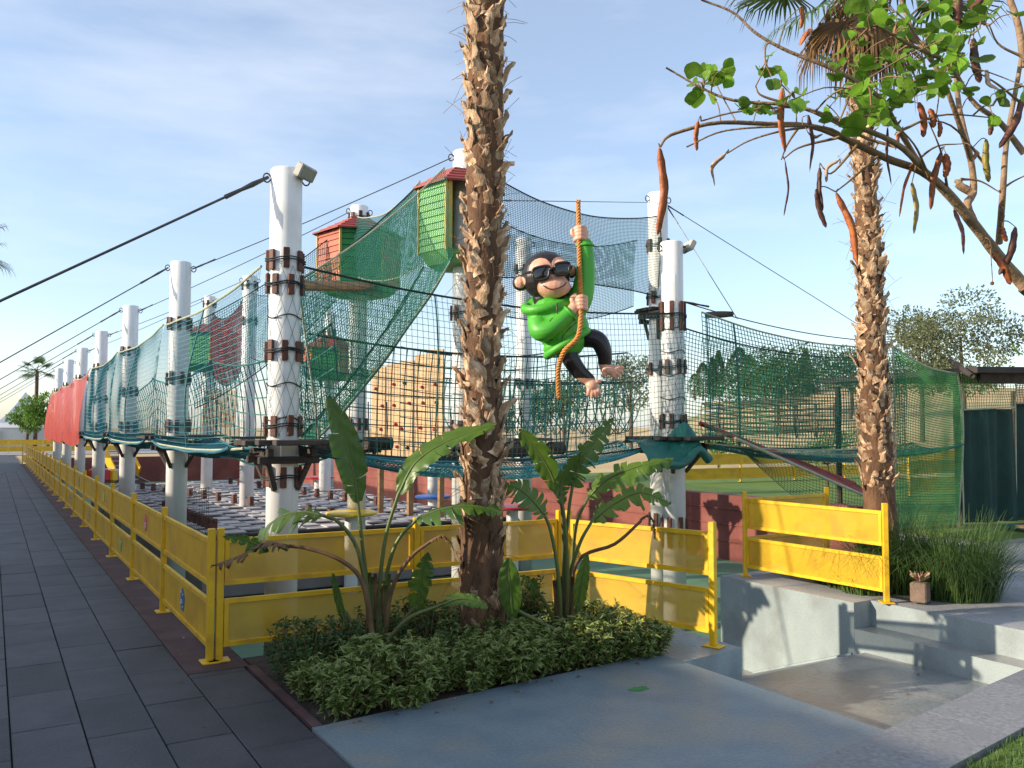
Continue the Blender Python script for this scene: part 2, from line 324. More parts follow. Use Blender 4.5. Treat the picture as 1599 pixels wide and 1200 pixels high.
    mrope=mat('orange_twisted_rope', (0.62, 0.27, 0.06), (0.50, 0.20, 0.045), 30, 0.7, 0.3, 60),
    padw=mat('white_mat', (0.50, 0.46, 0.44), (0.42, 0.385, 0.37), 3, 0.7, objrnd=0.14, speck=0.1, sps=20),
    padg=mat('grey_mat', (0.26, 0.235, 0.235), (0.20, 0.18, 0.185), 3, 0.6, objrnd=0.12),
    bred=mat('bright_red', (0.55, 0.02, 0.025), (0.46, 0.016, 0.02), 3, 0.4),
    bblue=mat('bright_blue', (0.02, 0.11, 0.42), (0.016, 0.09, 0.36), 3, 0.4),
    byel=mat('bright_yellow', (0.75, 0.5, 0.02), (0.68, 0.44, 0.016), 3, 0.4),
    spink=mat('pink_print', (0.75, 0.10, 0.16), (0.7, 0.09, 0.15), 3, 0.5), sgreen=mat('green_print', (0.03, 0.42, 0.08), (0.03, 0.38, 0.07), 3, 0.5),
    sblue=mat('blue_print', (0.02, 0.16, 0.40), (0.02, 0.14, 0.36), 3, 0.5), slime=mat('lime_print', (0.45, 0.65, 0.10), (0.42, 0.6, 0.09), 3, 0.5),
    sink=mat('pale_print', (0.75, 0.72, 0.55), (0.7, 0.66, 0.5), 3, 0.5),
    render=mat('building_render', (0.55, 0.53, 0.49), (0.48, 0.46, 0.43), 1, 0.8, 0.1),
    canvas=mat('white_canvas', (0.72, 0.72, 0.72), (0.66, 0.66, 0.67), 1, 0.7),
    terra=mat('stone_planter', (0.21, 0.14, 0.10), (0.14, 0.10, 0.075), 6, 0.85, 0.3),
    roofd=mat('dark_roof', (0.05, 0.04, 0.035), (0.03, 0.025, 0.022), 5, 0.8),
    reed=mat('reed', (0.55, 0.42, 0.24), (0.42, 0.30, 0.16), 10, 0.8, objrnd=0.15),
)
def vari():
    'small green leaf with a cream margin'
    m = mat('variegated_leaf', (0.036, 0.085, 0.010), (0.095, 0.165, 0.016), rough=0.45, attr='rnd', transl=0.2)
    n, l = m.node_tree.nodes, m.node_tree.links
    b = n['Principled BSDF']; src = b.inputs['Base Color'].links[0].from_socket
    a = n.new('ShaderNodeAttribute'); a.attribute_name = 'edge'; mr = n.new('ShaderNodeMapRange'); mr.inputs['From Min'].default_value = 0.35; mr.inputs['From Max'].default_value = 0.75; mr.inputs['To Max'].default_value = 0.7
    mx = n.new('ShaderNodeMix'); mx.data_type = 'RGBA'; mx.inputs['B'].default_value = (0.36, 0.40, 0.12, 1)
    l.new(a.outputs['Fac'], mr.inputs['Value']); l.new(mr.outputs[0], mx.inputs['Factor']); l.new(src, mx.inputs['A']); l.new(mx.outputs['Result'], b.inputs['Base Color'])
    return m
M['vari'] = vari()

# ================================================================== THE SETTING
def prism(name, poly, z0, z1, mats, parent=None, kind='structure'):
    'convex polygon prism; material 0 top, 1 sides'
    n = len(poly); V = [(x, y, z0) for x, y in poly]+[(x, y, z1) for x, y in poly]
    me = bpy.data.meshes.new(name)
    me.from_pydata(V, [], [tuple(range(n, 2*n))]+[(i, (i+1) % n, n+(i+1) % n, n+i) for i in range(n)])
    for m in (mats if isinstance(mats, (list, tuple)) else [mats]): me.materials.append(m)
    if isinstance(mats, (list, tuple)) and len(mats) > 1:
        for p in me.polygons: p.material_index = 0 if p.index == 0 else 1
    o = link(bpy.data.objects.new(name, me), parent)
    if kind and parent is None: o['kind'] = kind
    return o
def rect(u0, u1, v0, v1): return [(u0, v0), (u1, v0), (u1, v1), (u0, v1)]
g = MB()
for (u0, u1, v0, v1) in ((-3000, 1.6, -400, 3500), (12.9, 3500, 7.2, 3500), (1.6, 12.9, 46, 3500), (1.6, 3500, -400, 2.2), (30, 3500, 2.2, 7.2)):
    g.add([(u0, v0, -0.06), (u1, v0, -0.06), (u1, v1, -0.06), (u0, v1, -0.06)], [[0, 1, 2, 3]])
tag(g.build('ground', M['dry']), kind='structure')
path = prism('path', rect(-8, 1.2, -3, 62), -0.05, -0.035, M['joint'])
prism('path', rect(1.2, 1.6, -3, 6.25), -0.05, -0.035, M['joint'])
prism('path', rect(-8, 1.2, 38.0, 62), -0.034, -0.002, M['paver'])
prism('path', rect(-30, 30, 62, 90), -0.05, -0.004, M['conc'])
edges = [-0.93, -0.575, -0.22, 0.135, 0.49, 0.845, 1.2, 1.58]
pmesh = {}
for ci in range(7):
    u0, u1 = edges[ci], edges[ci+1]; off = (ci*0.31) % 0.75; v = (2.0 if ci > 1 else 5.0)-off
    vend = 6.25 if ci == 6 else 38.0
    while v < vend-0.05:
        v2 = min(v+0.75, vend)
        key = (ci == 6, round(v2-v, 3))
        if key not in pmesh:
            w, L = u1-u0-0.007, v2-v-0.007
            pmesh[key] = MB().bbox((0, 0, -0.018), (w, L, 0.036), 0.0035).mesh('paving_stone', M['paver'])
        o = bpy.data.objects.new('paving_stone', pmesh[key])
        link(o, path, Matrix.Translation(((u0+u1)/2, (v+v2)/2, random.uniform(-0.0025, 0.0015))) @ Matrix.Rotation(random.uniform(-0.003, 0.003), 4, 'X'))
        v = v2
prism('kerb_strip', rect(1.2, 1.62, 6.25, 46.2), -1.1, 0.002, M['redcon'])
prism('planting_bed', rect(1.66, 4.34, 4.90, 6.6), -1.1, -0.03, M['soil'])
prism('bed_edge', rect(1.6, 1.66, 4.80, 6.25), -1.1, 0.004, M['redcon'])
prism('blue_slab', [(1.6, 2.70), (4.34, 3.05), (4.34, 5.0), (1.66, 4.80), (1.6, 4.80)], -1.1, 0.0, [M['blue'], M['wallp']])
prism('landing_slab', [(4.341, 4.72), (5.0, 4.78), (5.0, 6.6), (4.341, 6.6)], -1.1, -0.001, [M['greyp'], M['wallp']])
prism('concrete_terrace', rect(7.2, 30, 5.42, 7.2), -1.1, 0.0, [M['conc'], M['wallp']])
prism('concrete_terrace', [(7.45, 2.0), (30, 2.0), (30, 5.419), (7.45, 5.419)], -1.1, -0.004, [M['conc'], M['wallp']])
prism('step', rect(7.2, 7.449, 2.9, 5.418), -0.6, -0.25, [M['greyp'], M['wallp']])
prism('sunken_floor', [(4.345, 2.6), (7.448, 2.6), (7.448, 5.3), (4.345, 5.3)], -0.7, -0.45, M['greyp'])
me = MB().add([(5.0, 5.3, -0.45), (7.2, 5.3, -0.45), (7.2, 6.7, -0.98), (5.0, 6.7, -0.98), (7.2, 7.5, -0.985), (5.0, 7.5, -0.985)], [[0, 1, 2, 3], [3, 2, 4, 5]])
tag(me.build('ramp', M['greyp']), kind='structure')
# rounded cement fillet where ramp meets the wall
tag(MB().tube([(7.19, 5.44, -0.50), (7.19, 6.7, -0.985)], 0.022, 8).build('fillet', M['wallp']), kind='structure')
kerb = bpy.data.objects.new('kerb', None); link(kerb, None, Matrix.Translation((3.4, 2.7, 0))); kerb['kind'] = 'structure'
ang = math.atan(0.128); x = 0.95; i = 0
while x < 8.2:
    L = 0.98; cx = x+L/2; cy = 2.95+0.128*(cx-3.36)-0.24
    o = MB().bbox((0, 0, -0.3), (L-0.0008, 0.47, 0.61), 0.001, rz=ang).build('kerb_stone', M['granite'], kerb, world=Matrix.Translation((cx, cy, 0))); x += L*math.cos(ang)
prism('lawn', [(0.9, -6), (12, -6), (12, 3.55), (0.9, 2.14)], -0.08, -0.02, M['lawn'])
prism('play_floor', rect(1.6, 12.9, 6.6, 46), -1.2, -1.0, M['turf'])
prism('play_floor', rect(5.0, 7.2, 6.55, 6.6), -1.2, -1.001, M['turf'])
prism('lawn', rect(13.2, 27, 7.2, 26), -0.055, -0.01, M['lawn'])
def wallthing(name, label, u0, u1, v0, v1, z0, z1, m, cop=None):
    t = thing(name, label, 'wall', ((u0+u1)/2, (v0+v1)/2, z0))
    MB().bbox(((u0+u1)/2, (v0+v1)/2, (z0+z1)/2), (u1-u0, v1-v0, z1-z0), 0.01).build('wall_body', m, t)
    if cop: MB().bbox(((u0+u1)/2, (v0+v1)/2, z1+0.043), (u1-u0+0.08, v1-v0+0.08, 0.08), 0.01).build('coping', cop, t)
    return t
wr = wallthing('retaining_wall', 'long red painted retaining wall on the right side of the sunken playground', 12.9, 13.2, 9.6, 46.0, -1.1, 0.32, M['redwall'])
for zz in (-0.62, -0.28, 0.04):       # raised board courses of the red wall
    MB().bbox((12.893, 27.8, zz), (0.03, 36.2, 0.02), 0.004).build('ledge', M['redwall'], wr)
wallthing('retaining_wall', 'dark red wall in shade across the far end of the playground', 1.6, 13.2, 46.01, 46.3, -1.1, 0.25, M['redwall'])
wallthing('added_shade_wall', 'tall rendered wall added out of view beside the grey path to shade it', -6.1, -5.7, -14, 50, -0.1, 3.45, M['render'], M['conc'])  # unseen wall, added left of the path only to cast shade over it

# hill with dry grass to the right
n = 60; uu = np.linspace(16, 330, n); vv = np.linspace(-60, 330, n); U_, V_ = np.meshgrid(uu, vv, indexing='ij')
def hill_h(u, v):
    d = 0.521*u+0.853*v; xr = 0.853*u-0.521*v; a = xr/np.maximum(d, 1)
    h = 7.5*np.clip((d-33)/75, 0, 1)**0.9*np.clip((a-0.10)/0.30, 0, 1)
    return h*(1+0.12*np.sin(u*0.09)+0.10*np.sin(v*0.07+1))-0.08
H_ = hill_h(U_, V_)
i = np.arange(n-1)[:, None]*n+np.arange(n-1)[None]
tag(link(bpy.data.objects.new('hill', to_mesh('hill', np.stack([U_, V_, H_], -1).reshape(-1, 3), [np.stack([i, i+n, i+n+1, i+1], -1).reshape(-1, 4)], M['dry'], smooth=True))), kind='structure')

# ================================================================== YELLOW FENCES
def fence(name, label, pts, sheet, z0=0.0, stickers=None, H=0.963):
    pts = [np.array(p, float) for p in pts]
    t = thing(name, label, 'fence', (*pts[0], z0))
    for p in pts:
        po = MB().bbox((p[0], p[1], z0+H/2+0.006), (0.05, 0.05, H-0.012), 0.004, rz=math.atan2(*(pts[-1]-pts[0])[::-1])).build('post', M['yel'], t)
        MB().bbox((p[0], p[1], z0+0.006), (0.15, 0.12, 0.012), 0.003, rz=math.atan2(*(pts[-1]-pts[0])[::-1])).build('foot_plate', M['yel'], po)
    for k in range(len(pts)-1):
        a, b = pts[k], pts[k+1]; d = (b-a)/np.linalg.norm(b-a); nn = np.array([-d[1], d[0]]); a2, b2 = a+d*0.029, b-d*0.029
        for lev, (za, zb) in enumerate(((0.545, 0.885), (0.10, 0.445))):
            za += z0; zb += z0; w = 0.034
            m = MB()
            m.bar((*a2, zb-w/2), (*b2, zb-w/2), 0.03, w); m.bar((*a2, za+w/2), (*b2, za+w/2), 0.03, w)
            m.bar((*(a2+d*w/2), za+w), (*(a2+d*w/2), zb-w), 0.03, w, up=(nn[0], nn[1], 0)); m.bar((*(b2-d*w/2), za+w), (*(b2-d*w/2), zb-w), 0.03, w, up=(nn[0], nn[1], 0))
            fr = m.build('panel_frame', M['yel'], t)
            MB().bar((*(a2+d*w), (za+zb)/2), (*(b2-d*w), (za+zb)/2), 0.003, zb-za-2*w).build('sheet', sheet, fr)
            if stickers and (k, lev) in stickers:
                col, f = stickers[(k, lev)]
                c = a2+(b2-a2)*f; zc = (za+zb)/2; out = -np.array([1.0, 0])
                an = np.linspace(0, 2*math.pi, 19)[:-1]; rr = 0.082*(1+0.10*np.sin(5*an+k))
                ring = np.stack([np.full(18, c[0]-0.005), c[1]+rr*np.cos(an)*1.05, zc+rr*np.sin(an)*1.15], 1)
                V = np.vstack([[c[0]-0.005, c[1], zc], ring]); st = MB().add(V, [[0, 1+(j+1) % 18, 1+j] for j in range(18)]).build('sticker', M[col], fr)
                mm = MB()
                for q in range(7):
                    mm.box((c[0]-0.0075, c[1]+random.uniform(-0.05, 0.05), zc+random.uniform(-0.06, 0.06)), (0.002, random.uniform(0.02, 0.05), random.uniform(0.008, 0.02)))
                tag(mm.build('sticker_print', M['sink'], fr))
    return t
fl = [(1.395, 6.50+1.98*k) for k in range(20)]+[(1.28, 46.0)]
fence('yellow_fence', 'long yellow fence running along the grey path, round stickers on its panels', fl, M['yelp2'],
      stickers={(0, 1): ('sblue', 0.52), (1, 0): ('spink', 0.55), (2, 1): ('sgreen', 0.5), (3, 0): ('slime', 0.5), (4, 1): ('spink', 0.5), (5, 0): ('sblue', 0.5), (6, 1): ('sblue', 0.5), (8, 0): ('spink', 0.5), (11, 0): ('sgreen', 0.5)})
fence('yellow_fence', 'yellow mesh fence behind the planting bed, from the corner post', [(1.46, 6.50), (3.0, 6.42), (4.36, 6.33)], M['yelp'])
fence('yellow_fence', 'sunlit yellow mesh fence panel ending above the sunken ramp, beside the right banana-like plant', [(4.42, 6.27), (4.84, 4.92)], M['yelp'])
fence('yellow_fence', 'yellow mesh fence around the base of the right palm', [(7.47, 5.25), (7.43, 7.03), (8.86, 7.03)], M['yelp'])
fence('yellow_fence', 'distant yellow fence on the lawn beyond the red wall', [(18+2.2*k, 19.5-0.25*k) for k in range(8)], M['yelp2'])
fence('yellow_fence', 'distant yellow fence behind the right palm trunk', [(19.5+2.2*k, 13.0-0.2*k) for k in range(4)], M['yelp2'])
fence('yellow_fence', 'farthest yellow fence across the end of the path by the white tent', [(-9+2*k, 66) for k in range(10)], M['yelp2'])

# ================================================================== POLES
def ring_rope(c, r, rr, n=24, wob=0.0):
    a = np.linspace(0, 2*math.pi, n+1)
    return np.stack([c[0]+r*np.cos(a), c[1]+r*np.sin(a), c[2]+wob*np.sin(3*a)], 1)
RP = 0.154
blockm = MB().bbox((0, 0, 0), (0.03, 0.062, 0.2), 0.005).mesh('block', M['block'])
def pole(u, v, ztop, label, rings=(), platform=None, r=RP, base=-1.0, wrap=None, long_blocks=(), flood=None, nb=7, eye=True):
    t = thing('rope_course_pole', label, 'pole', (u, v, base), 'white poles of the rope course')
    sh = MB().lathe([(0.001, base), (r, base), (r, ztop-0.012), (r-0.012, ztop), (0.001, ztop)], (u, v, 0), 28)
    s = sh.build('shaft', M['white'], t, smooth=False)
    for p in s.data.polygons: p.use_smooth = abs(p.normal.z) < 0.3
    for j, z in enumerate(tuple(rings)+tuple(long_blocks)):
        lg = z in long_blocks
        for i in range(nb):
            a = 2*math.pi*(i+0.35*(j % 2))/nb+random.uniform(-0.05, 0.05); rr = r+0.017
            o = bpy.data.objects.new('block', blockm)
            link(o, t, Matrix.Translation((u+rr*math.cos(a), v+rr*math.sin(a), z+random.uniform(-0.012, 0.012))) @ Matrix.Rotation(a, 4, 'Z') @ Matrix.Diagonal((1, 1, 2.0 if lg else 1, 1)))
        m = MB()
        for dz in (-0.01, 0.012): m.tube(ring_rope((u, v, z+dz), r+0.038, 0.008, wob=0.012), 0.007, 5, cap=False)
        m.build('strap_rope', M['dark'], t)
    if eye:
        m = MB()
        for a in (math.pi*0.95, -0.3):
            c = (u+(r+0.035)*math.cos(a), v+(r+0.035)*math.sin(a), ztop-0.10)
            aa = np.linspace(0, 2*math.pi, 13); m.tube(np.stack([c[0]+0.035*np.cos(aa)*math.cos(a), c[1]+0.035*np.cos(aa)*math.sin(a), c[2]+0.045*np.sin(aa)], 1), 0.008, 6, cap=False)
        m.build('eye_bolt', M['steel'], t)
    if platform:
        z, rad = platform
        w = 0.145; k = int(2*rad/w)
        for i in range(-k//2, k//2+1):
            y = i*w
            hl = min(rad, max(0.2, rad*1.38-abs(y)*0.85))
            segs = [(-hl, hl)] if abs(y) > r+w/2 else [(-hl, -r-0.02), (r+0.02, hl)]
            for (a, b) in segs:
                MB().bbox((u+(a+b)/2, v+y, z-0.025+random.uniform(-0.004, 0.004)), (b-a, w-0.012, 0.05), 0.006).build('plank', M['plank'], t)
        m = MB()
        for s_ in (-1, 1):
            m.bbox((u+s_*(r+0.055), v, z-0.12), (0.06, rad*1.5, 0.08), 0.008); m.bbox((u, v+s_*(r+0.055), z-0.19), (rad*1.4, 0.06, 0.07), 0.008)
        m.build('support_beam', M['plank'], t)
        for q in range(4):
            a = q*math.pi/2+math.pi/4
            MB().tube([(u+rad*0.8*math.cos(a), v+rad*0.8*math.sin(a), z-0.1), (u+r*math.cos(a), v+r*math.sin(a), z-0.48)], 0.03, 6).build('brace', M['plank'], t)
    if wrap:
        z0, z1 = wrap; ps = []
        for q in range(9):
            for sg in (-1, 1):
                zz = np.linspace(z0, z1, 60); a = sg*(zz-z0)*2.1+q*2*math.pi/9
                ps.append(np.stack([u+(r+0.010)*np.cos(a), v+(r+0.010)*np.sin(a), zz], 1))
        V, F = tube_np(np.array(ps), 0.0022, 3); ps2 = []
        link(bpy.data.objects.new('net_wrap', to_mesh('net_wrap', V, [F], M['teal'])), t)
        m = MB()
        for q in range(5):
            z = z0+(z1-z0)*(q+0.5)/5; m.tube(ring_rope((u, v, z), r+0.012, 0.006, wob=0.02), 0.006, 5, cap=False)
        m.build('wrap_rope', M['dark'], t)
    if flood:
        ax, ay = flood; yaw = math.atan2(ay, ax)
        T = Matrix.Translation((u+ax, v+ay, ztop-0.045)) @ Matrix.Rotation(yaw, 4, 'Z') @ Matrix.Rotation(R(28), 4, 'Y')
        f = MB().bbox((0, 0, 0), (0.08, 0.27, 0.14), 0.012)
        fo = f.build('floodlight', M['lamp'], t, world=T)
        MB().bbox((0.042, 0, 0), (0.008, 0.23, 0.11), 0.002).build('lamp_glass', M['glass'], fo, world=T)
        MB().bar((u, v, ztop-0.005), (u+ax, v+ay, ztop-0.07), 0.03, 0.02).build('lamp_bracket', M['steel'], fo)
    return t
ords = ['nearest white pole at the fence corner, floodlight on top', 'second white pole from the corner along the path', 'third white pole from the corner along the path',
        'fourth white pole from the corner, where teal net meets red', 'fifth white pole from the corner, behind red netting', 'sixth white pole from the corner, behind red netting', 'farthest white pole of the row along the path']
VP = [8.3+5.55*k for k in range(7)]
for k, v in enumerate(VP):
    pole(2.44, v, 4.26, ords[k], rings=(3.34, 3.10, 2.45, 1.72, 1.22) if k == 0 else ((3.30, 2.45, 1.72) if k < 4 else (3.3,)), platform=(1.58, 0.42 if k == 0 else 0.5), wrap=(1.62, 3.28) if k == 0 else None,
         flood=(0.14, -0.16) if k == 0 else None, nb=7 if k < 3 else 6, base=-1.0)
pole(7.9, 8.74, 4.24, 'white pole beside the teal tarp, square floodlight at its top right', rings=(2.52, 1.78, 1.30), long_blocks=(3.22, 0.30), platform=(1.58, 0.58), wrap=(1.62, 3.2), flood=(0.24, -0.08))
pole(8.85, 10.1, 5.38, 'tallest white pole on the right, upper net tied to it', rings=(4.55, 3.72, 2.6), nb=6, platform=(3.55, 0.3), long_blocks=(0.2,))
pole(5.3, 9.9, 5.38, 'white pole behind the left palm trunk carrying the light green hut', rings=(3.2, 1.7), platform=(1.5, 0.5))
pole(5.33, 13.8, 5.52, 'white pole carrying the red and green hut', rings=(5.30, 2.6, 1.75), platform=(1.5, 0.5))
pole(4.9, 19.4, 5.12, 'inner white pole with black clamp ring near its top, left of the corner pole', rings=(4.9, 4.1), nb=6, platform=(1.5, 0.5))
pole(5.2, 25.0, 5.42, 'inner white pole carrying the far dark red hut', rings=(5.2,), nb=6, platform=(1.5, 0.5))
pole(8.75, 13.9, 5.37, 'white pole behind the cartoon monkey figure', rings=(4.75, 2.55), nb=6, platform=(1.5, 0.5))
pole(8.86, 18.0, 3.4, 'short white pole right of the plywood climbing wall', rings=(2.4,), nb=6, platform=(1.5, 0.5))
pole(8.75, 25.0, 5.2, 'far white pole seen through the green net left of the climbing wall', rings=(4.6,), nb=6)
pole(7.6, 22.0, 2.6, 'short far white pole with a red disc seat', rings=(), nb=6, eye=False)

# ================================================================== NETS
def ruled(a0, a1, b0, b1, sa=0.0, sb=0.0, bulge=(0, 0, 0), waist=0.0):
    a0, a1, b0, b1 = [np.array(q, float) for q in (a0, a1, b0, b1)]; bul = np.array(bulge, float)
    def S(s, t):
        s = s[..., None]; t = t[..., None]; q = 4*s*(1-s)
        lo = a0+(a1-a0)*s+np.array([0, 0, -1.0])*sa*q; hi = b0+(b1-b0)*s+np.array([0, 0, -1.0])*sb*q
        w = 0.012*np.sin(9*s+7*t)+0.01*np.sin(17*s-5*t)
        return lo+(hi-lo)*t+bul*(4*t*(1-t))*(0.6+0.4*q)+bul/(np.linalg.norm(bul)+1e-6)*w
    return S
def net(name, label, S, nu, nv, r, m, cat='net', group=None, edge=('top', 'bottom'), em='teal', er=0.011, seg=14, seg2=10, thick=()):
    mid = S(np.array(0.5), np.array(0.0)); t_ = thing(name, label, cat, mid, group)
    s = np.linspace(0, 1, seg+1); tt = np.linspace(0, 1, nv)
    A = S(*np.meshgrid(s, tt)); V1, F1 = tube_np(A, r, 3)
    s2 = np.linspace(0, 1, nu); t2 = np.linspace(0, 1, seg2+1); T2, S2 = np.meshgrid(t2, s2)
    B = S(S2, T2); V2, F2 = tube_np(B, r, 3)
    link(bpy.data.objects.new('netting', to_mesh('netting', np.vstack([V1, V2]), [F1, F2+len(V1)], M[m])), t_)
    sf = np.linspace(0, 1, 25)
    for e in edge:
        if e in ('top', 'bottom'): pth = S(sf, np.full(25, 1.0 if e == 'top' else 0.0))
        else: pth = S(np.full(25, 0.0 if e == 'left' else 1.0), sf)
        MB().tube(pth, er, 6).build('edge_rope', M[em], t_)
    for (f, fm) in thick: MB().tube(S(np.full(25, f), sf), er*0.8, 6).build('seam_rope', M[fm], t_)
    return t_
# corridors beside the path
for k in range(3):
    v0, v1 = VP[k], VP[k+1]
    nm = ['nearest', 'second', 'third'][k]
    cs = [0.065, 0.075, 0.085][k]
    net('safety_net', f'{nm} teal side net along the path, hung between white poles', ruled((2.06, v0, 1.50), (2.06, v1, 1.50), (2.22, v0, 3.27), (2.22, v1, 3.27), 0.06, 0.09, (-0.08, 0, 0)),
        int(5.5/cs), int(1.8/cs), 0.0022+0.0009*k, 'tealb', group='nets along the path', em='pale', er=0.013, thick=((0.5, 'teal'),))
    net('rope_walkway', f'{nm} sagging blue net floor along the path between platforms', ruled((2.02, v0+0.4, 1.50), (2.02, v1-0.4, 1.50), (2.95, v0+0.4, 1.50), (2.95, v1-0.4, 1.50), 0.09, 0.09, (0, 0, -0.08)),
        int(4.7/0.055), 18, 0.006, 'floorn', cat='net floor', group='net floors', edge=('top', 'bottom', 'left', 'right'), em='floorn', er=0.016)
    net('rope_net', f'{nm} coarse green rope net on the playground side of the path row', ruled((3.0, v0, 1.45), (3.0, v1, 1.45), (2.9, v0, 2.75), (2.9, v1, 2.75), 0.25, 0.22, (0.10, 0, 0)),
        22, 7, 0.009, 'teal', group='coarse rope nets', em='teal', er=0.014)
for k in range(3, 6):
    v0, v1 = VP[k]-(0.0 if k > 3 else -0.2), VP[k+1]
    S = ruled((1.98, v0, 1.30), (1.98, v1, 1.30), (2.22, v0, 3.27), (2.22, v1, 3.27), 0.12, 0.14, (-0.16, 0, 0))
    nm = ['first', 'middle', 'last'][k-3]
    t_ = thing('fabric_net', f'{nm} red fabric net panel at the far end of the path row', 'net', (2.0, (v0+v1)/2, 1.3), 'red nets along the path')
    s, q = np.meshgrid(np.linspace(0, 1, 25), np.linspace(0, 1, 13), indexing='ij'); V = S(s, q)
    V[..., 0] += 0.05*np.sin(s*40)*(1-q)
    i = np.arange(24)[:, None]*13+np.arange(12)[None]
    link(bpy.data.objects.new('fabric', to_mesh('fabric', V.reshape(-1, 3), [np.stack([i, i+13, i+14, i+1], -1).reshape(-1, 4)], M['rednet'], smooth=True)), t_)
    MB().tube(V[:, -1], 0.014, 6).build('edge_rope', M['pale'], t_)
# front corridor between corner pole and right pole
net('safety_net', 'wide see-through net in front, from the corner pole to the pole with the tarp', ruled((2.5, 8.0, 1.52), (7.85, 8.45, 1.55), (2.55, 8.08, 3.26), (7.85, 8.52, 3.24), 0.20, 0.16, (0, -0.08, 0)), 82, 26, 0.0030, 'teal', em='dark', er=0.012, thick=((0.28, 'teal'), (0.62, 'teal')))
net('rope_walkway', 'long sagging blue net floor below the front net', ruled((2.85, 8.02, 1.50), (7.4, 8.40, 1.50), (2.85, 9.0, 1.50), (7.4, 9.3, 1.50), 0.26, 0.22, (0, 0, -0.15)), 92, 22, 0.006, 'tealb', cat='net floor', edge=('top', 'bottom', 'left', 'right'), em='tealb', er=0.017)
net('rope_net', 'coarse dark green rope net at the back of the front walkway', ruled((2.9, 9.05, 1.42), (7.6, 9.4, 1.45), (2.9, 9.0, 2.72), (7.6, 9.35, 2.75), 0.10, 0.14, (0, 0.06, 0)), 28, 8, 0.008, 'teal', em='dark', er=0.013)
# sloping green climb up to the light green hut
net('safety_net', 'sloping green net rising from the corner pole to the light green hut, outer side', ruled((2.95, 8.75, 1.6), (4.9, 9.45, 3.85), (2.62, 8.5, 3.2), (4.75, 9.4, 4.95), 0.12, 0.10, (0, -0.05, 0)), 74, 44, 0.0034, 'green', em='pale', er=0.010, edge=('top', 'bottom', 'left'))
net('safety_net', 'sloping green net rising to the light green hut, inner side', ruled((3.0, 9.5, 1.6), (4.9, 10.3, 3.85), (2.7, 9.4, 3.2), (4.8, 10.3, 4.95), 0.12, 0.10, (0, 0.05, 0)), 74, 44, 0.0034, 'green', em='dark', er=0.010)
net('rope_walkway', 'sloping dark green net floor of the climb to the light green hut', ruled((2.95, 8.75, 1.6), (4.9, 9.45, 3.85), (3.0, 9.5, 1.6), (4.9, 10.3, 3.85), 0.15, 0.15, (0, 0, -0.08)), 60, 18, 0.005, 'green', cat='net floor', em='green', er=0.012)
# pale upper nets between huts and tall pole
net('safety_net', 'fine pale upper net between the light green hut and the tallest right pole', ruled((5.75, 9.85, 3.72), (8.75, 10.0, 3.72), (5.75, 9.75, 5.02), (8.75, 9.95, 4.98), -0.08, 0.22, (0, -0.05, 0)), 110, 50, 0.0036, 'teal', em='dark', er=0.010, edge=('top', 'bottom', 'left', 'right'))
net('safety_net', 'second fine upper net just behind the pale one, lower edge drooping', ruled((5.75, 10.6, 3.45), (8.75, 10.6, 3.65), (5.75, 10.6, 4.9), (8.75, 10.5, 4.7), 0.25, 0.30, (0, 0.05, 0)), 100, 46, 0.0036, 'teal', em='dark', er=0.009)
net('safety_net', 'fine pale net between the two nearest huts', ruled((5.0, 10.4, 3.95), (5.1, 13.3, 4.2), (4.9, 10.4, 5.05), (5.1, 13.3, 5.2), 0.15, 0.18, (-0.08, 0, 0)), 90, 40, 0.0038, 'teal', em='pale', er=0.009)
net('safety_net', 'net from the second path pole up to the red and green hut', ruled((2.7, 13.9, 2.0), (5.0, 14.0, 3.9), (2.6, 13.8, 3.3), (5.0, 13.7, 5.1), 0.2, 0.12, (0, -0.05, 0)), 70, 34, 0.0042, 'tealb', em='dark', er=0.010)
net('safety_net', 'grey green net between the inner poles left of the corner pole', ruled((5.0, 14.2, 3.5), (4.9, 19.4, 3.3), (5.1, 14.2, 4.8), (4.9, 19.4, 4.75), 0.35, 0.35, (-0.08, 0, 0)), 70, 18, 0.004, 'teal', em='dark', er=0.011)
net('safety_net', 'dull red net hung between the far inner poles', ruled((4.9, 19.6, 3.2), (5.2, 24.6, 3.3), (4.9, 19.6, 4.8), (5.2, 24.6, 4.9), 0.5, 0.35, (-0.1, 0, 0)), 80, 28, 0.007, 'redcord', em='dark', er=0.011)
net('rope_net', 'coarse rope net in the middle of the course in front of the climbing wall', ruled((5.6, 12.6, 1.2), (8.5, 12.4, 1.2), (5.6, 12.6, 3.0), (8.5, 12.4, 3.05), 0.10, 0.14, (0, 0.08, 0)), 14, 9, 0.009, 'teal', em='dark', er=0.013)
net('safety_net', 'fine teal net bulging like a dome near the second path pole', ruled((3.2, 11.2, 1.45), (4.6, 13.2, 1.45), (3.4, 11.4, 2.35), (4.4, 13.0, 2.35), 0.0, -0.30, (-0.25, -0.1, 0)), 44, 20, 0.005, 'tealb', em='tealb', er=0.012)
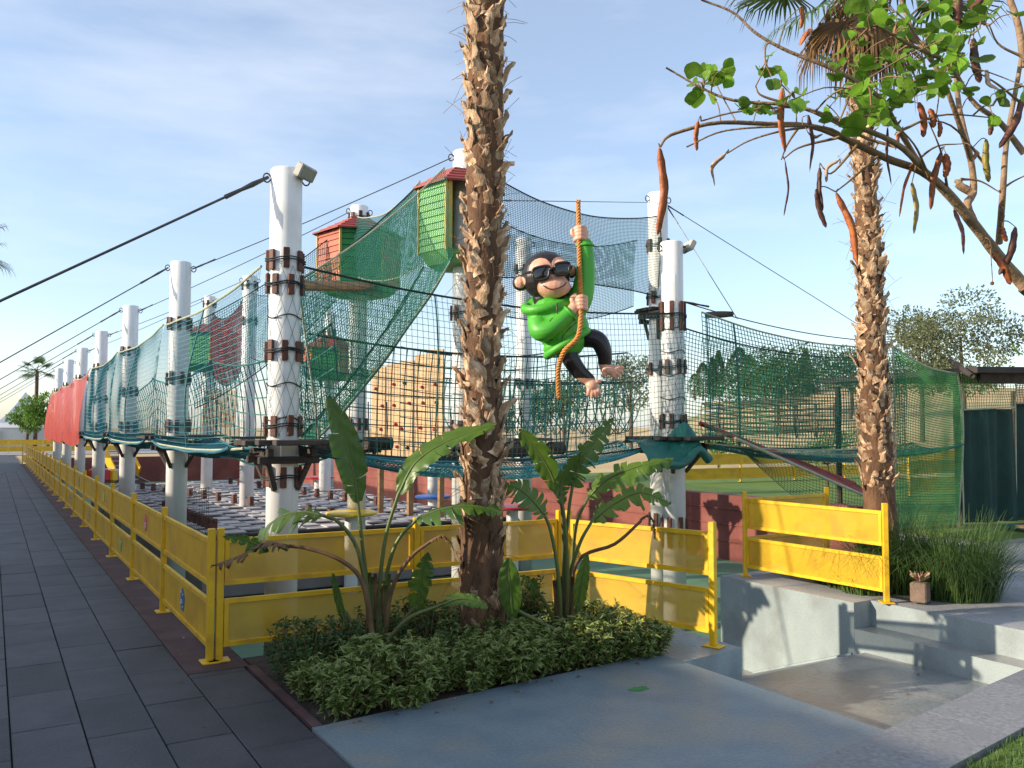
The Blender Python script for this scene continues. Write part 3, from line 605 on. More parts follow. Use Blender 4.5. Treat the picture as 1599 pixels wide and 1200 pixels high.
# right corridor
net('safety_net', 'long teal net leading right from the tarp pole toward the right palm', ruled((8.0, 8.25, 1.50), (12.2, 8.15, 1.45), (8.05, 8.35, 3.24), (12.2, 8.25, 2.98), 0.10, 0.16, (0, -0.08, 0)), 70, 30, 0.0058, 'green', em='pale', er=0.012, edge=('top', 'bottom'), thick=((0.14, 'teal'), (0.02, 'teal')))
net('safety_net', 'second long teal net behind the first, right of the tarp pole', ruled((8.3, 9.3, 1.50), (13.2, 9.2, 1.45), (8.3, 9.2, 3.2), (13.2, 9.2, 2.95), 0.10, 0.20, (0, 0.08, 0)), 80, 30, 0.0056, 'green', em='dark', er=0.012)
net('safety_net', 'bright green net right of the right palm trunk, above the yellow fence', ruled((11.75, 8.15, 0.15), (13.75, 8.3, 0.1), (12.0, 8.25, 2.98), (13.95, 8.35, 2.62), 0.0, 0.10, (0, -0.12, 0)), 54, 66, 0.0062, 'greenl', em='pale', er=0.016, edge=('top', 'left', 'right'), thick=())
net('rope_walkway', 'net floor stretching right from the tarp pole behind the palm', ruled((8.3, 8.3, 1.50), (13.8, 8.2, 1.42), (8.3, 9.25, 1.50), (13.8, 9.1, 1.42), 0.22, 0.12, (0, 0, -0.1)), 92, 20, 0.006, 'tealb', cat='net floor', em='teal', er=0.016)
net('rope_net', 'slack green net hanging under the right walkway down to the fence', ruled((9.0, 8.5, 1.35), (12.6, 8.3, 0.2), (8.6, 8.4, 1.45), (12.6, 8.2, 1.35), 0.45, 0.1, (0, -0.1, 0)), 60, 20, 0.003, 'green', em='pale', er=0.007)
# red edged rope ramp
rt = thing('rope_ramp', 'red edged rope ramp sloping down from the tarp pole to the right palm', 'ramp', (11.2, 7.9, 0.2))
a0, a1, b0, b1 = np.array([8.35, 8.05, 1.56]), np.array([11.3, 7.75, 0.50]), np.array([8.4, 8.75, 1.76]), np.array([11.3, 8.45, 0.84])
for q in range(26):
    f = (q+0.5)/26; MB().bar(a0+(a1-a0)*f, b0+(b1-b0)*f, 0.075, 0.02).build('slat', M['redcord'] if q % 5 else M['block'], rt)
MB().tube([b0, b1], 0.035, 8).build('side_rope', M['bred'], rt); MB().tube([a0, a1], 0.022, 8).build('side_rope', M['pale'], rt)
# spreader logs
for (label, c, dv) in (('dark spreader log on the net just right of the tarp pole', (8.6, 8.55, 3.27), (0.33, 0.10, 0.04)), ('dark spreader log at the right end of the bright green net', (13.95, 8.3, 2.70), (0.28, 0.35, 0.16))):
    c = np.array(c); dv = np.array(dv)
    t_ = thing('spreader_log', label, 'log', c)
    MB().tube([c-dv, c-dv*0.3, c+dv*0.3, c+dv], np.array([0.042, 0.05, 0.048, 0.04]), 10).build('log_body', M['log'], t_, smooth=True)
    MB().tube(ring_rope(c+dv*0.8, 0.055, 0.01), 0.008, 5).build('lashing', M['teal'], t_)
# hanging dark logs below walkways
for (label, px, py, d, L) in (('dark hanging log beside the tall banana-like leaf', 590, 693, 10.2, 0.34), ('dark hanging log right of the left palm trunk', 803, 704, 10.4, 0.30), ('dark hanging log left of the teal tarp', 868, 700, 10.6, 0.20), ('dark hanging log by the corner platform', 512, 703, 8.9, 0.36)):
    c = P(px, py, d); t_ = thing('hanging_log', label, 'log', c, 'logs hung under the net walkway')
    MB().tube([c-np.array([L/2, 0.02, 0]), c, c+np.array([L/2, 0, 0])], 0.085, 10).build('log_body', M['log'], t_, smooth=True)
    for s_ in (-0.35, 0.35): MB().tube([c+np.array([L*s_, 0, 0.07]), c+np.array([L*s_, 0.02, 0.5])], 0.008, 5).build('sling_rope', M['dark'], t_)
# rope loop bridge
rb = thing('loop_rope_bridge', 'hanging rope loop bridge with teal V shaped ropes below the monkey', 'rope bridge', (7.1, 10.6, 1.3))
m0, m1 = np.array([5.6, 10.55, 2.42]), np.array([8.75, 10.4, 2.42])
for yy in (0, 0.55): MB().tube(smooth_path([m0+[0, yy, 0], (m0+m1)/2+[0, yy, -0.05], m1+[0, yy, 0]], 12), 0.011, 6).build('hand_rope', M['dark'], rb)
for q in range(19):
    f = (q+0.5)/19; c = m0+(m1-m0)*f; dz = random.uniform(-0.08, 0.05)
    for yy in (0, 0.55):
        w = random.uniform(0.05, 0.10)
        MB().tube(smooth_path([c+[-0.02, yy, 0], c+[-w, yy+0.06, -0.45+dz], c+[0, yy+(0.27 if yy == 0 else -0.27), -0.82+dz], c+[w, yy+0.04, -0.45+dz], c+[0.02, yy, 0]], 14), 0.0085, 5).build('rope_loop', M['teal'], rb)
# lattice tunnel
lt = thing('lattice_tunnel', 'pole and hoop crawl tunnel seen through the net left of the right palm', 'tunnel', P(1200, 680, 17))
A = P(1098, 648, 17.5); B = P(1305, 640, 16.5); ax = (B-A)/np.linalg.norm(B-A); up = np.array([0, 0, 1.0]); sd = np.cross(ax, up)
for q in range(8):
    c = A+(B-A)*q/7+up*(0.10*math.sin(q*0.9)-0.1); aa = np.linspace(0, 2*math.pi, 21)
    MB().tube(c+0.34*(np.outer(np.cos(aa), sd)+np.outer(np.sin(aa), up)), 0.014, 6, cap=False).build('hoop', M['steel'] if q % 2 else M['pale'], lt)
for q in range(9):
    a = q*2*math.pi/9; o = 0.33*(math.cos(a)*sd+math.sin(a)*up)
    MB().tube(smooth_path([A+o+up*-0.1, A+(B-A)*0.4+o+up*-0.09, B+o+up*-0.08], 8), 0.028, 6).build('pole_slat', M['reed'], lt)
# teal tarp at the right pole
t_ = thing('teal_tarp', 'folded teal tarp wrapped over the platform of the pole with the square floodlight', 'tarp', (7.6, 8.5, 1.5))
c = np.array([7.45, 8.35, 1.52]); n1, n2 = 18, 12
V = np.zeros((n1, n2, 3))
for i in range(n1):
    for j in range(n2):
        s = i/(n1-1); q = j/(n2-1)
        hgt = 0.05+0.38*math.exp(-((s-0.82)/0.16)**2)*(1-q*0.6) if s > 0.45 else 0.06
        V[i, j] = (6.95+1.0*s, 8.12+0.75*q, 1.52+hgt*math.sin(math.pi*min(1, q*1.1+0.15))-0.30*(1-q)**3+0.015*math.sin(11*s+5*q)+0.012*math.sin(23*q))
i = np.arange(n1-1)[:, None]*n2+np.arange(n2-1)[None]
link(bpy.data.objects.new('tarp_sheet', to_mesh('tarp_sheet', V.reshape(-1, 3), [np.stack([i, i+n2, i+n2+1, i+1], -1).reshape(-1, 4)], M['tealtarp'], smooth=True)), t_)
MB().tube(V[:, 0], 0.06, 8).build('rolled_edge', M['tealtarp'], t_, smooth=True)
# steel cables
def cable(label, a, b, r=0.010, sag=0.0, m='steel'):
    a, b = np.array(a, float), np.array(b, float); s = np.linspace(0, 1, 15)[:, None]
    pth = a+(b-a)*s-np.array([0, 0, 1.0])*sag*4*s*(1-s)
    t_ = thing('steel_cable', label, 'cable', b)
    MB().tube(pth, r, 6).build('cable_strand', M[m], t_)
    d = (b-a)/np.linalg.norm(b-a)
    MB().tube([a, a+d*0.18, a+d*0.30, a+d*0.48], np.array([r*1.3, r*2.2, r*1.5, r*1.9]), 6).build('clamp', M['steel'], t_)
cn = ['thickest', 'second', 'third', 'fourth', 'fifth', 'sixth', 'last']
for k in range(7):
    cable(f'{cn[k]} stay cable slanting down left from the pole row over the path', (2.26, VP[k], 4.16), (-4.4 if k == 0 else -3.6, VP[k]+(0.2 if k == 0 else 0.1), 0.0), 0.013 if k == 0 else 0.009)
cable('cable from the second path pole up to the light green hut pole', (2.6, 13.8, 4.16), (5.15, 10.0, 5.30), 0.007, 0.03)
cable('cable from the third path pole to the red and green hut pole', (2.6, 19.4, 4.16), (5.18, 13.9, 5.42), 0.007, 0.03)
cable('cable from the fourth path pole to the clamped inner pole', (2.6, 24.95, 4.16), (4.75, 19.5, 5.0), 0.007, 0.03)
cable('cable from the fifth path pole to the far hut pole', (2.6, 30.5, 4.16), (5.05, 25.1, 5.3), 0.007, 0.03)
cable('thin cable down right from the tallest right pole to the spreader log', (9.0, 10.1, 5.25), (9.05, 8.65, 3.25), 0.006)
cable('thin cable sloping right above the bright green net', (9.0, 10.2, 5.30), (15.5, 9.5, 2.6), 0.006)
cable('thin dark cable carrying the monkey rope, from the left palm to the tallest right pole', (3.27, 5.69, 3.47), (8.74, 10.02, 5.20), 0.0045)
cable('dark cable along the top of the right net toward the palm', (8.02, 8.66, 3.42), (12.6, 8.6, 3.10), 0.008, 0.12)

# ================================================================== HUTS
def hut(u, v, z0, zE, zA, rad, label, cols, rot, nb=9, door=None, open_side=None):
    t = thing('tree_hut', label, 'hut', (u, v, z0), 'huts on the poles')
    c = np.array([u, v]); n = 6
    cor = lambda i, r: c+r*np.array([math.cos(rot+i*math.pi/3), math.sin(rot+i*math.pi/3)])
    h = (zE-z0)/nb
    for i in range(n):
        a, b = cor(i, rad), cor(i+1, rad); d = (b-a)/np.linalg.norm(b-a); out = np.array([d[1], -d[0]])
        if open_side == i:
            m = MB(); m.bar((*(a+d*0.04), z0), (*(a+d*0.04), zE), 0.05); m.bar((*(b-d*0.04), z0), (*(b-d*0.04), zE), 0.05); m.build('door_frame', M['hyel'], t)
        else:
            for k in range(nb):
                zc = z0+h*(k+0.5); o = out*(0.008)
                tilt = 0.018
                V = []
                for (pp, s) in ((a, 1), (b, -1)):
                    q = pp+d*s*0.005
                    V += [(*(q+out*0.022), zc-h/2+0.003), (*(q+out*0.004), zc+h/2-0.002), (*(q-out*0.012), zc+h/2-0.002), (*(q-out*0.006), zc-h/2+0.003)]
                MB().add(V, [[0, 1, 5, 4], [1, 2, 6, 5], [2, 3, 7, 6], [3, 0, 4, 7], [3, 2, 1, 0], [4, 5, 6, 7]]).build('board', M[cols[i % len(cols)]], t)
        MB().bar((*(a*1.0+(a-c)*0.02), z0-0.02), (*(a+(a-c)*0.02), zE), 0.035).build('corner_post', M['hyel'], t)
    m = MB(); V = [(*cor(i, rad*1.02), z0) for i in range(n)]+[(*cor(i, rad*0.8), z0-0.16) for i in range(n)]+[(u, v, z0), (u, v, z0-0.17)]
    m.add(V, [[12, (i+1) % n, i] for i in range(n)]+[[13, 6+i, 6+(i+1) % n] for i in range(n)]); m.addf([[i, (i+1) % n, 6+(i+1) % n, 6+i] for i in range(n)])
    m.build('floor', M[cols[-1]], t)
    rows = 5
    for i in range(n):                                  # roof boards, row over row
        ro = None
        for k in range(rows):
            f0, f1 = k/rows, (k+1)/rows
            r0, r1 = rad*1.16*(1-f0)+0.17*f0, rad*1.16*(1-f1)+0.17*f1
            z_0, z_1 = zE-0.03+(zA-zE+0.03)*f0, zE-0.03+(zA-zE+0.03)*f1
            A0, B0, A1, B1 = cor(i, r0), cor(i+1, r0), cor(i, r1), cor(i+1, r1)
            V = [(*A0, z_0+0.022), (*B0, z_0+0.022), (*B1, z_1+0.006), (*A1, z_1+0.006), (*A0, z_0-0.004), (*B0, z_0-0.004), (*B1, z_1-0.02), (*A1, z_1-0.02)]
            MB().add(V, [[0, 1, 2, 3], [4, 7, 6, 5], [0, 4, 5, 1], [1, 5, 6, 2], [2, 6, 7, 3], [3, 7, 4, 0]]).build('roof_board', M['hroof'], t)
    return t
hut(5.33, 13.8, 4.12, 5.02, 5.30, 0.68, 'small six sided red and green board hut with red roof, left of the palm', ['hred', 'hgreen', 'hred', 'hgreen', 'hred', 'hgreen'], R(-108+31))
hut(5.27, 9.97, 3.98, 4.88, 5.14, 0.54, 'light green board hut with red roof, half hidden by the left palm trunk', ['hlime', 'hgreen', 'hgreen', 'hgreen', 'hlime', 'hlime'], R(-196), open_side=1, nb=10)
hut(5.2, 25.0, 3.45, 4.35, 4.62, 0.80, 'far dark red and green hut behind nets, left of the corner pole', ['hred', 'hgreen', 'hred', 'hgreen'], R(-100), nb=8)
hut(8.75, 25.0, 3.3, 4.1, 4.5, 0.80, 'farthest brownish red hut seen through the green net', ['hred', 'hred', 'hgreen'], R(-90), nb=8)
MB().tube([(2.55, 8.35, 3.12), (3.6, 8.95, 3.28)], 0.055, 10).build('log_beam', M['wood'])
tag(bpy.data.objects['log_beam'], 'orange brown log beam at the top right of the corner pole', 'beam')

# ================================================================== CLIMBING WALL, MATS, DISCS
cw = thing('climbing_wall', 'sunlit plywood climbing wall with red holds', 'climbing wall', (7.3, 15.7, -1.0))
A = np.array([6.75, 16.6]); B = np.array([7.55, 14.9]); d = (B-A)/np.linalg.norm(B-A); nn = np.array([d[1], -d[0]]); Lw = np.linalg.norm(B-A)
zt = [2.95, 3.0, 3.05, 3.16, 3.24]
for k in range(5):
    a, b = A+d*Lw*k/5, A+d*Lw*(k+1)/5; off = nn*(0.0 if k % 2 else 0.025); w = Lw/5-0.008
    ct = (a+b)/2+off
    p_ = MB().bbox((*ct, (zt[k]+1.02)/2), (w, 0.04, zt[k]-1.02), 0.005, rz=math.atan2(d[1], d[0])).build('panel', M['ply'], cw)
    for q in range(4):
        s = random.uniform(-0.4, 0.4)*w; z = 1.3+q*0.42+random.uniform(-0.06, 0.06)
        h = ct+d*s+nn*0.035
        MB().ell((*h, z), (0.045, 0.035, 0.035), 8, 6).build('hold', M['bred'] if random.random() < 0.75 else M['black'], p_, smooth=True)
m = MB()
for s in (0.08, 0.5, 0.92): m.bar((*(A+d*Lw*s-nn*0.09), -1), (*(A+d*Lw*s-nn*0.09), 2.9), 0.1)
m.build('support_post', M['wood'], cw)
# reed screen
rs = thing('reed_screen', 'woven reed screen seen through nets left of the corner pole', 'screen', P(345, 672, 19))
for q in range(22):
    x = 314+q*2.4; b = P(x+2, 668, 19.5); tp = P(x+6, 608+random.uniform(-2, 3), 19.5)
    MB().tube([b, (b+tp)/2+rng.normal(size=3)*0.004, tp], 0.014, 5).build('reed', M['reed'], rs)
# checkered mats
md = thing('mat_deck', 'raised deck of white and grey square mats under the rope course', 'mat deck', (5.7, 21.5, -1.0))
MB().bbox((5.7, 21.5, -0.53), (5.7, 15.1, 0.9), 0.02).build('deck_base', M['padg'], md)
ts = 0.37; mshw = MB().bbox((0, 0, 0), (ts-0.012, ts-0.012, 0.024), 0.005).mesh('mat', M['padw']); mshg = MB().bbox((0, 0, 0), (ts-0.03, ts-0.03, 0.04), 0.012).mesh('mat', M['padg'])
rest = MB(); cnt = 0
for j in range(40):
    for i in range(15):
        u = 2.92+ts*(i+0.5); v = 14.0+ts*(j+0.5); wv = 0.025*math.sin(u*2.2)*math.cos(v*1.7)
        if (i+j) % 2 == 0 and cnt < 290:
            link(bpy.data.objects.new('mat', mshw), md, Matrix.Translation((u, v, -0.05+wv)) @ Matrix.Rotation(random.uniform(-0.05, 0.05), 4, 'Z')); cnt += 1
        elif (i+j) % 2 == 0: rest.box((u, v, -0.05+wv), (ts-0.03, ts-0.03, 0.05))
if rest.n: tag(rest.build('far_mats', M['padw'], md), kind='stuff')
MB().tube([(2.85, 14.0, -0.03), (8.55, 13.9, -0.03)], 0.045, 10).build('edge_tube', M['black'], md)
MB().tube([(2.85, 14.0, -0.03), (2.85, 29.0, -0.03)], 0.045, 10).build('edge_tube', M['black'], md)
for n_, (u0, v0, u1, v1) in enumerate(((3.4, 27, 5.6, 15.2), (6.2, 27, 7.4, 16.5), (3.1, 19, 3.2, 14.6))):
    t_ = thing('low_rope_line', ['low line of rope and dark blocks crossing the mats', 'second low line of rope and dark blocks farther right on the mats', 'short low line of rope and blocks at the left edge of the mats'][n_], 'rope line', (u0, v0, 0))
    MB().tube(np.stack([np.linspace(u0, u1, 30), np.linspace(v0, v1, 30), 0.13+0.03*np.sin(np.arange(30)*1.4)], 1), 0.016, 5).build('low_rope', M['dark'], t_)
    for q in range(14):
        f = (q+0.5)/14; MB().bbox((u0+(u1-u0)*f, v0+(v1-v0)*f, 0.09), (0.10, 0.10, 0.20), 0.01, rz=0.3).build('block', M['block'], t_)
# dark safety rope grid over the mats
net('rope_net', 'thin dark knotted net stretched low along the left edge of the mats', ruled((2.95, 14.1, 0.0), (2.95, 22, 0.0), (2.95, 14.1, 0.75), (2.95, 22, 0.6), 0, 0.15, (0.05, 0, 0)), 60, 7, 0.004, 'dark', em='dark', er=0.008)
def disc(label, px, py, d, r, m, zpost=-1.0):
    c = P(px, py, d); t_ = thing('disc_seat', label, 'disc', (c[0], c[1], -1.0), 'coloured discs on the poles')
    MB().lathe([(0.001, -0.03), (r*0.9, -0.03), (r, -0.01), (r, 0.015), (r*0.92, 0.03), (0.001, 0.03)], c, 24).build('disc_plate', M[m], t_)
    MB().lathe([(0.11, -1.0), (0.11, c[2]-0.03)], (c[0], c[1], 0), 16).build('disc_post', M['white'], t_, smooth=True)
disc('yellow disc plate in front of the mats, left of the palm', 549, 802, 14.0, 0.42, 'byel')
disc('red disc plate on a far post behind the corner pole', 497, 746, 23.0, 0.42, 'bred')
disc('blue disc plate on a post left of the palm trunk', 676, 776, 19.0, 0.40, 'bblue')
disc('red disc plate on a post right of the palm trunk', 800, 792, 15.5, 0.50, 'bred')
# coloured slide and stairs far left
sl_ = thing('play_slide', 'small red yellow and blue slide beside the path poles', 'slide', P(165, 770, 25))
for q, mm in enumerate(('bred', 'byel', 'bblue')):
    c = P(155+q*12, 742, 25+q*0.2); MB().bbox(c, (0.24, 0.9, 0.36), 0.05, rz=0.4).build('segment', M[mm], sl_)
MB().bar(P(155, 760, 25), P(155, 800, 25), 0.1).build('leg', M['white'], sl_)
st = thing('yellow_stair', 'yellow railed stair at the far end of the playground', 'stair', P(168, 745, 34))
for s_ in (0, 0.9):
    a = P(158, 696, 34)+np.array([s_, 0, 0]); b = P(178, 738, 33)+np.array([s_, 0, 0])
    MB().bar(a, b, 0.05, 0.45).build('railing', M['yel'], st)
for q in range(7):
    f = q/6; a = P(158, 702, 34)*(1-f)+P(178, 746, 33)*f; MB().box(a+np.array([0.45, 0, -0.1]), (0.85, 0.26, 0.05)).build('tread', M['conc'], st)

# ================================================================== MONKEY FIGURE
MKD = 8.89; MK0 = P(903, 475, MKD); MKS = 0.2915*MKD/FPX
def mk_pt(cx, cy, dep=0.0): return MK0+_R*(cx-490)*MKS+np.array([0, 0, 1.0])*(600-cy)*MKS-np.array([_F[0], _F[1], 0])*dep*MKS
ROTM = np.stack([_R, -np.array([_F[0], _F[1], 0])/np.hypot(_F[0], _F[1]), [0, 0, 1]], 1)      # local x right, y toward viewer, z up
def blob(m, cx, cy, dep, r, mi, tilt=0.0):
    c, s = math.cos(tilt), math.sin(tilt)
    m.ell(mk_pt(cx, cy, dep), np.array(r)*MKS, 20, 14, mi, rot=ROTM @ np.array([[c, 0, s], [0, 1, 0], [-s, 0, c]]))
def limb(m, pts, rad, mi, n=18):
    pp = smooth_path([mk_pt(*p) for p in pts], n); k = np.interp(np.linspace(0, 1, n), np.linspace(0, 1, len(rad)), np.array(rad)*MKS)
    m.tube(pp, k, 14, mi)
    for e in (0, -1): m.ell(pp[e], (k[e],)*3, 12, 8, mi)
def remesh(name, m, mats, parent, vox=0.018, prims=None, sm=3):
    o = m.build(name+'_src', mats[0]); md_ = o.modifiers.new('r', 'REMESH'); md_.mode = 'VOXEL'; md_.voxel_size = vox
    ms = o.modifiers.new('s', 'SMOOTH'); ms.iterations = sm; ms.factor = 0.5
    dg = bpy.context.evaluated_depsgraph_get(); dg.update()
    me2 = bpy.data.meshes.new_from_object(o.evaluated_get(dg)); bpy.data.objects.remove(o)
    me2.name = name; me2.materials.clear()
    for q in mats: me2.materials.append(q)
    me2.polygons.foreach_set('use_smooth', np.ones(len(me2.polygons), bool))
    if prims:
        cs = np.zeros(len(me2.polygons)*3); me2.polygons.foreach_get('center', cs); cs = cs.reshape(-1, 3)
        me2.polygons.foreach_set('material_index', prims(cs).astype(np.int32))
    return link(bpy.data.objects.new(name, me2), parent)
mk = thing('monkey_figure', 'cartoon monkey figure in a green hoodie and sunglasses hanging on a rope', 'figure', mk_pt(490, 1060))
b = MB()
blob(b, 318, 450, 0, (130, 118, 134), 0)                                   # head
blob(b, 358, 520, 58, (94, 74, 60), 0, 0.12)                               # muzzle
blob(b, 300, 425, 82, (52, 34, 44), 0); blob(b, 392, 418, 80, (48, 34, 42), 0)
limb(b, [(310, 560, -10), (330, 640, -15)], [66, 66], 0, 6)                    # neck
limb(b, [(180, 485, -10), (200, 480, -10)], [44, 40], 0, 4)
limb(b, [(452, 418, -40), (430, 420, -40)], [38, 34], 0, 4)
limb(b, [(360, 660, -20), (440, 790, -10)], [78, 72], 0, 10)                  # trunk
limb(b, [(420, 800, 0), (445, 890, 20), (490, 960, 10), (548, 1008, 0)], [52, 49, 43, 33], 0)
limb(b, [(510, 780, -10), (590, 795, 10), (625, 860, 10), (632, 935, 0)], [52, 50, 43, 33], 0)
limb(b, [(500, 600, 0), (530, 430, 0), (520, 270, 10), (510, 225, 20)], [50, 38, 30, 30], 0)       # raised arm
limb(b, [(300, 690, 40), (320, 770, 80), (430, 668, 92), (474, 620, 84)], [50, 44, 34, 30], 0)
# hands closed on the rope
blob(b, 512, 225, 18, (34, 24, 44), 0); blob(b, 476, 614, 84, (36, 26, 44), 0)
for q in range(4):
    limb(b, [(528, 196+q*19, 22), (505, 194+q*19, 46), (478, 198+q*19, 34), (472, 202+q*19, 12)], [12, 13, 13, 11], 0, 9)
    limb(b, [(468, 582+q*19, 98), (498, 578+q*19, 112), (522, 582+q*19, 92), (522, 586+q*19, 66)], [12, 13, 13, 11], 0, 9)
limb(b, [(500, 245, 30), (462, 232, 30), (456, 208, 30)], [14, 14, 11], 0, 8)
limb(b, [(462, 620, 100), (450, 588, 98), (466, 566, 92)], [15, 14, 11], 0, 8)
# feet with toes
blob(b, 560, 1036, 12, (34, 28, 34), 0, 0.5); blob(b, 650, 958, 14, (42, 28, 26), 0, 0.3)
for (x0, y0, x1, y1) in ((545, 1052, 540, 1085), (560, 1060, 560, 1098), (575, 1058, 580, 1096), (588, 1048, 598, 1082), (575, 1022, 600, 1016)):
    limb(b, [(x0, y0, 14), ((x0+x1)/2, (y0+y1)/2, 22), (x1, y1, 16)], [13, 12.5, 10.5], 0, 7)
for (x0, y0, x1, y1) in ((625, 970, 622, 990), (660, 970, 682, 994), (675, 962, 703, 984), (682, 952, 718, 966), (675, 942, 722, 944)):
    limb(b, [(x0, y0, 14), ((x0+x1)/2, (y0+y1)/2, 22), (x1, y1, 16)], [13, 12.5, 10.5], 0, 7)
def mk_col(cs):
    d = cs-MK0; x = d @ _R/MKS+490; y = 600-d[:, 2]/MKS; z = -(d[:, :2] @ (_F[:2]/np.hypot(*_F[:2])))/MKS
    skin = np.zeros(len(cs), bool)
    e = lambda cx, cy, rx, ry, t=0.0: (((x-cx)*math.cos(t)+(y-cy)*math.sin(t))/rx)**2+((-(x-cx)*math.sin(t)+(y-cy)*math.cos(t))/ry)**2 < 1
    front = z > 40
    skin |= front & (e(358, 520, 90, 60, -0.12) | e(284, 428, 58, 58, -0.1) | e(394, 412, 52, 56, -0.1))
    skin |= e(178, 487, 28, 32) & (z > 4) | e(457, 418, 20, 28) & (z > -26)
    skin |= (y < 272) | (e(487, 606, 62, 64) & (z > 52)) | (y > 1000) & (x < 620) | (x > 596) & (y > 928)
    return np.where(skin, 1, 0)
body = remesh('body', b, [M['mblack'], M['mskin']], mk, 0.0068, mk_col, 2)
h = MB()
limb(h, [(345, 655, 0), (378, 725, 0), (425, 790, 0)], [106, 122, 106], 0, 14); blob(h, 420, 680, 10, (90, 84, 80), 0)
blob(h, 320, 700, 0, (104, 84, 92), 0); blob(h, 440, 735, -5, (112, 84, 96), 0, -0.5); blob(h, 400, 800, 0, (112, 84, 52), 0, -0.55)
limb(h, [(280, 680, 20), (285, 752, 78), (345, 742, 104), (432, 668, 92)], [64, 58, 50, 42], 0)
limb(h, [(450, 640, 0), (505, 560, 0), (530, 430, 0), (527, 285, 6)], [80, 66, 52, 44], 0)
aa = np.linspace(0, 2*math.pi, 33)
cc = [mk_pt(318+112*math.cos(a), 603+34*math.sin(a)-22*math.cos(a), 98*math.sin(a)) for a in aa]
h.tube(np.array(cc), 27*MKS, 12, 0, cap=False); blob(h, 268, 610, -70, (70, 60, 62), 0)
aa = np.linspace(0, 2*math.pi, 33)
hoodie = remesh('hoodie', h, [M['mgreen']], mk, 0.012, None, 4)
def line(m, pts, r, n=20): m.tube(smooth_path([mk_pt(*p) for p in pts], n), r*MKS, 6)
m = MB(); aa = np.linspace(0, 2*math.pi, 25)
for (cx, cy, rr, ty) in ((526, 284, 46, 6), ):
    m.tube(np.array([mk_pt(cx+rr*math.cos(a), cy+4*math.sin(a), ty+rr*math.sin(a)) for a in aa]), 7*MKS, 6, cap=False)
aa2 = [mk_pt(437+42*math.cos(a)*0.66, 664+42*math.cos(a)*0.75, 92+43*math.sin(a)) for a in aa]
m.tube(np.array(aa2), 7*MKS, 6, cap=False)
m.build('cuff', M['mgreen'], hoodie, smooth=True)
m = MB(); aa = np.linspace(0, 2*math.pi, 41)
hem = [mk_pt(430+0.82*132*math.cos(a)+0.0*math.sin(a), 812-0.50*132*math.cos(a), 100*math.sin(a)) for a in aa]
m.tube(np.array(hem), 22*MKS, 10, cap=False); m.build('hem_band', M['mgreen'], hoodie, smooth=True)
m = MB(); line(m, [(297, 520, 122), (325, 540, 136), (365, 541, 141), (405, 522, 130), (418, 503, 112)], 3.2); m.build('mouth', M['mline'], body)
m = MB(); m.ell(mk_pt(338, 481, 131), np.array((6, 4, 4))*MKS, 8, 6); m.ell(mk_pt(362, 478, 131), np.array((6, 4, 4))*MKS, 8, 6); m.build('nostril', M['mline'], body)
# sunglasses: frame, two lenses, temples
sg = MB()
def lens_pts(cx, cy, w, h_, t, dep, n=28, turn=0.0):
    out = []
    for q in range(n):
        a = 2*math.pi*q/n; cx_, cy_ = math.cos(a), math.sin(a)
        x_ = np.sign(cx_)*abs(cx_)**0.6*w/2; y_ = np.sign(cy_)*abs(cy_)**0.6*h_/2
        if y_ > 0: x_ *= 1.05
        else: x_ *= 0.92
        X = cx+x_*math.cos(t)-(-y_)*math.sin(t)*-1*0; Y = cy-y_+x_*math.sin(t)
        out.append((X, Y, dep-turn*x_))
    return out
LN = [(287, 456, 92, 70, -0.16, 122, 0.18), (398, 432, 80, 66, -0.16, 118, -0.22)]
glasses = thing('sunglasses', 'black sunglasses on the face of the monkey figure', 'sunglasses', mk_pt(340, 500, 120))
for (cx, cy, w, h_, t, dep, tu) in LN:
    pts = np.array([mk_pt(*p) for p in lens_pts(cx, cy, w, h_, t, dep, turn=-tu)])
    sg.tube(np.vstack([pts, pts[:2]]), 7.5*MKS, 8, cap=False)
    c = mk_pt(cx, cy, dep+8); V = np.vstack([c, pts]); n = len(pts)
    MB().add(V, [[0, 1+q, 1+(q+1) % n] for q in range(n)]).build('lens', M['mlens'], glasses, smooth=True)
sg.tube(smooth_path([mk_pt(330, 440, 128), mk_pt(345, 433, 134), mk_pt(360, 430, 128)], 8), 8*MKS, 8)
sg.tube(smooth_path([mk_pt(240, 445, 108), mk_pt(206, 442, 60), mk_pt(192, 446, 0)], 10), 7*MKS, 8)
sg.tube(smooth_path([mk_pt(438, 412, 104), mk_pt(448, 408, 60), mk_pt(450, 408, 0)], 10), 7*MKS, 8)
sg.build('frame', M['mblack'], glasses, smooth=True)
# kangaroo pocket seam, hood cords
m = MB(); line(m, [(372, 610, 108), (368, 640, 118), (372, 668, 118)], 3.5); line(m, [(330, 712, 140), (352, 690, 124), (392, 700, 112)], 2.5); line(m, [(395, 812, 100), (402, 780, 106), (440, 740, 112), (470, 712, 108)], 2.5)
m.build('seam', M['mline'], hoodie)
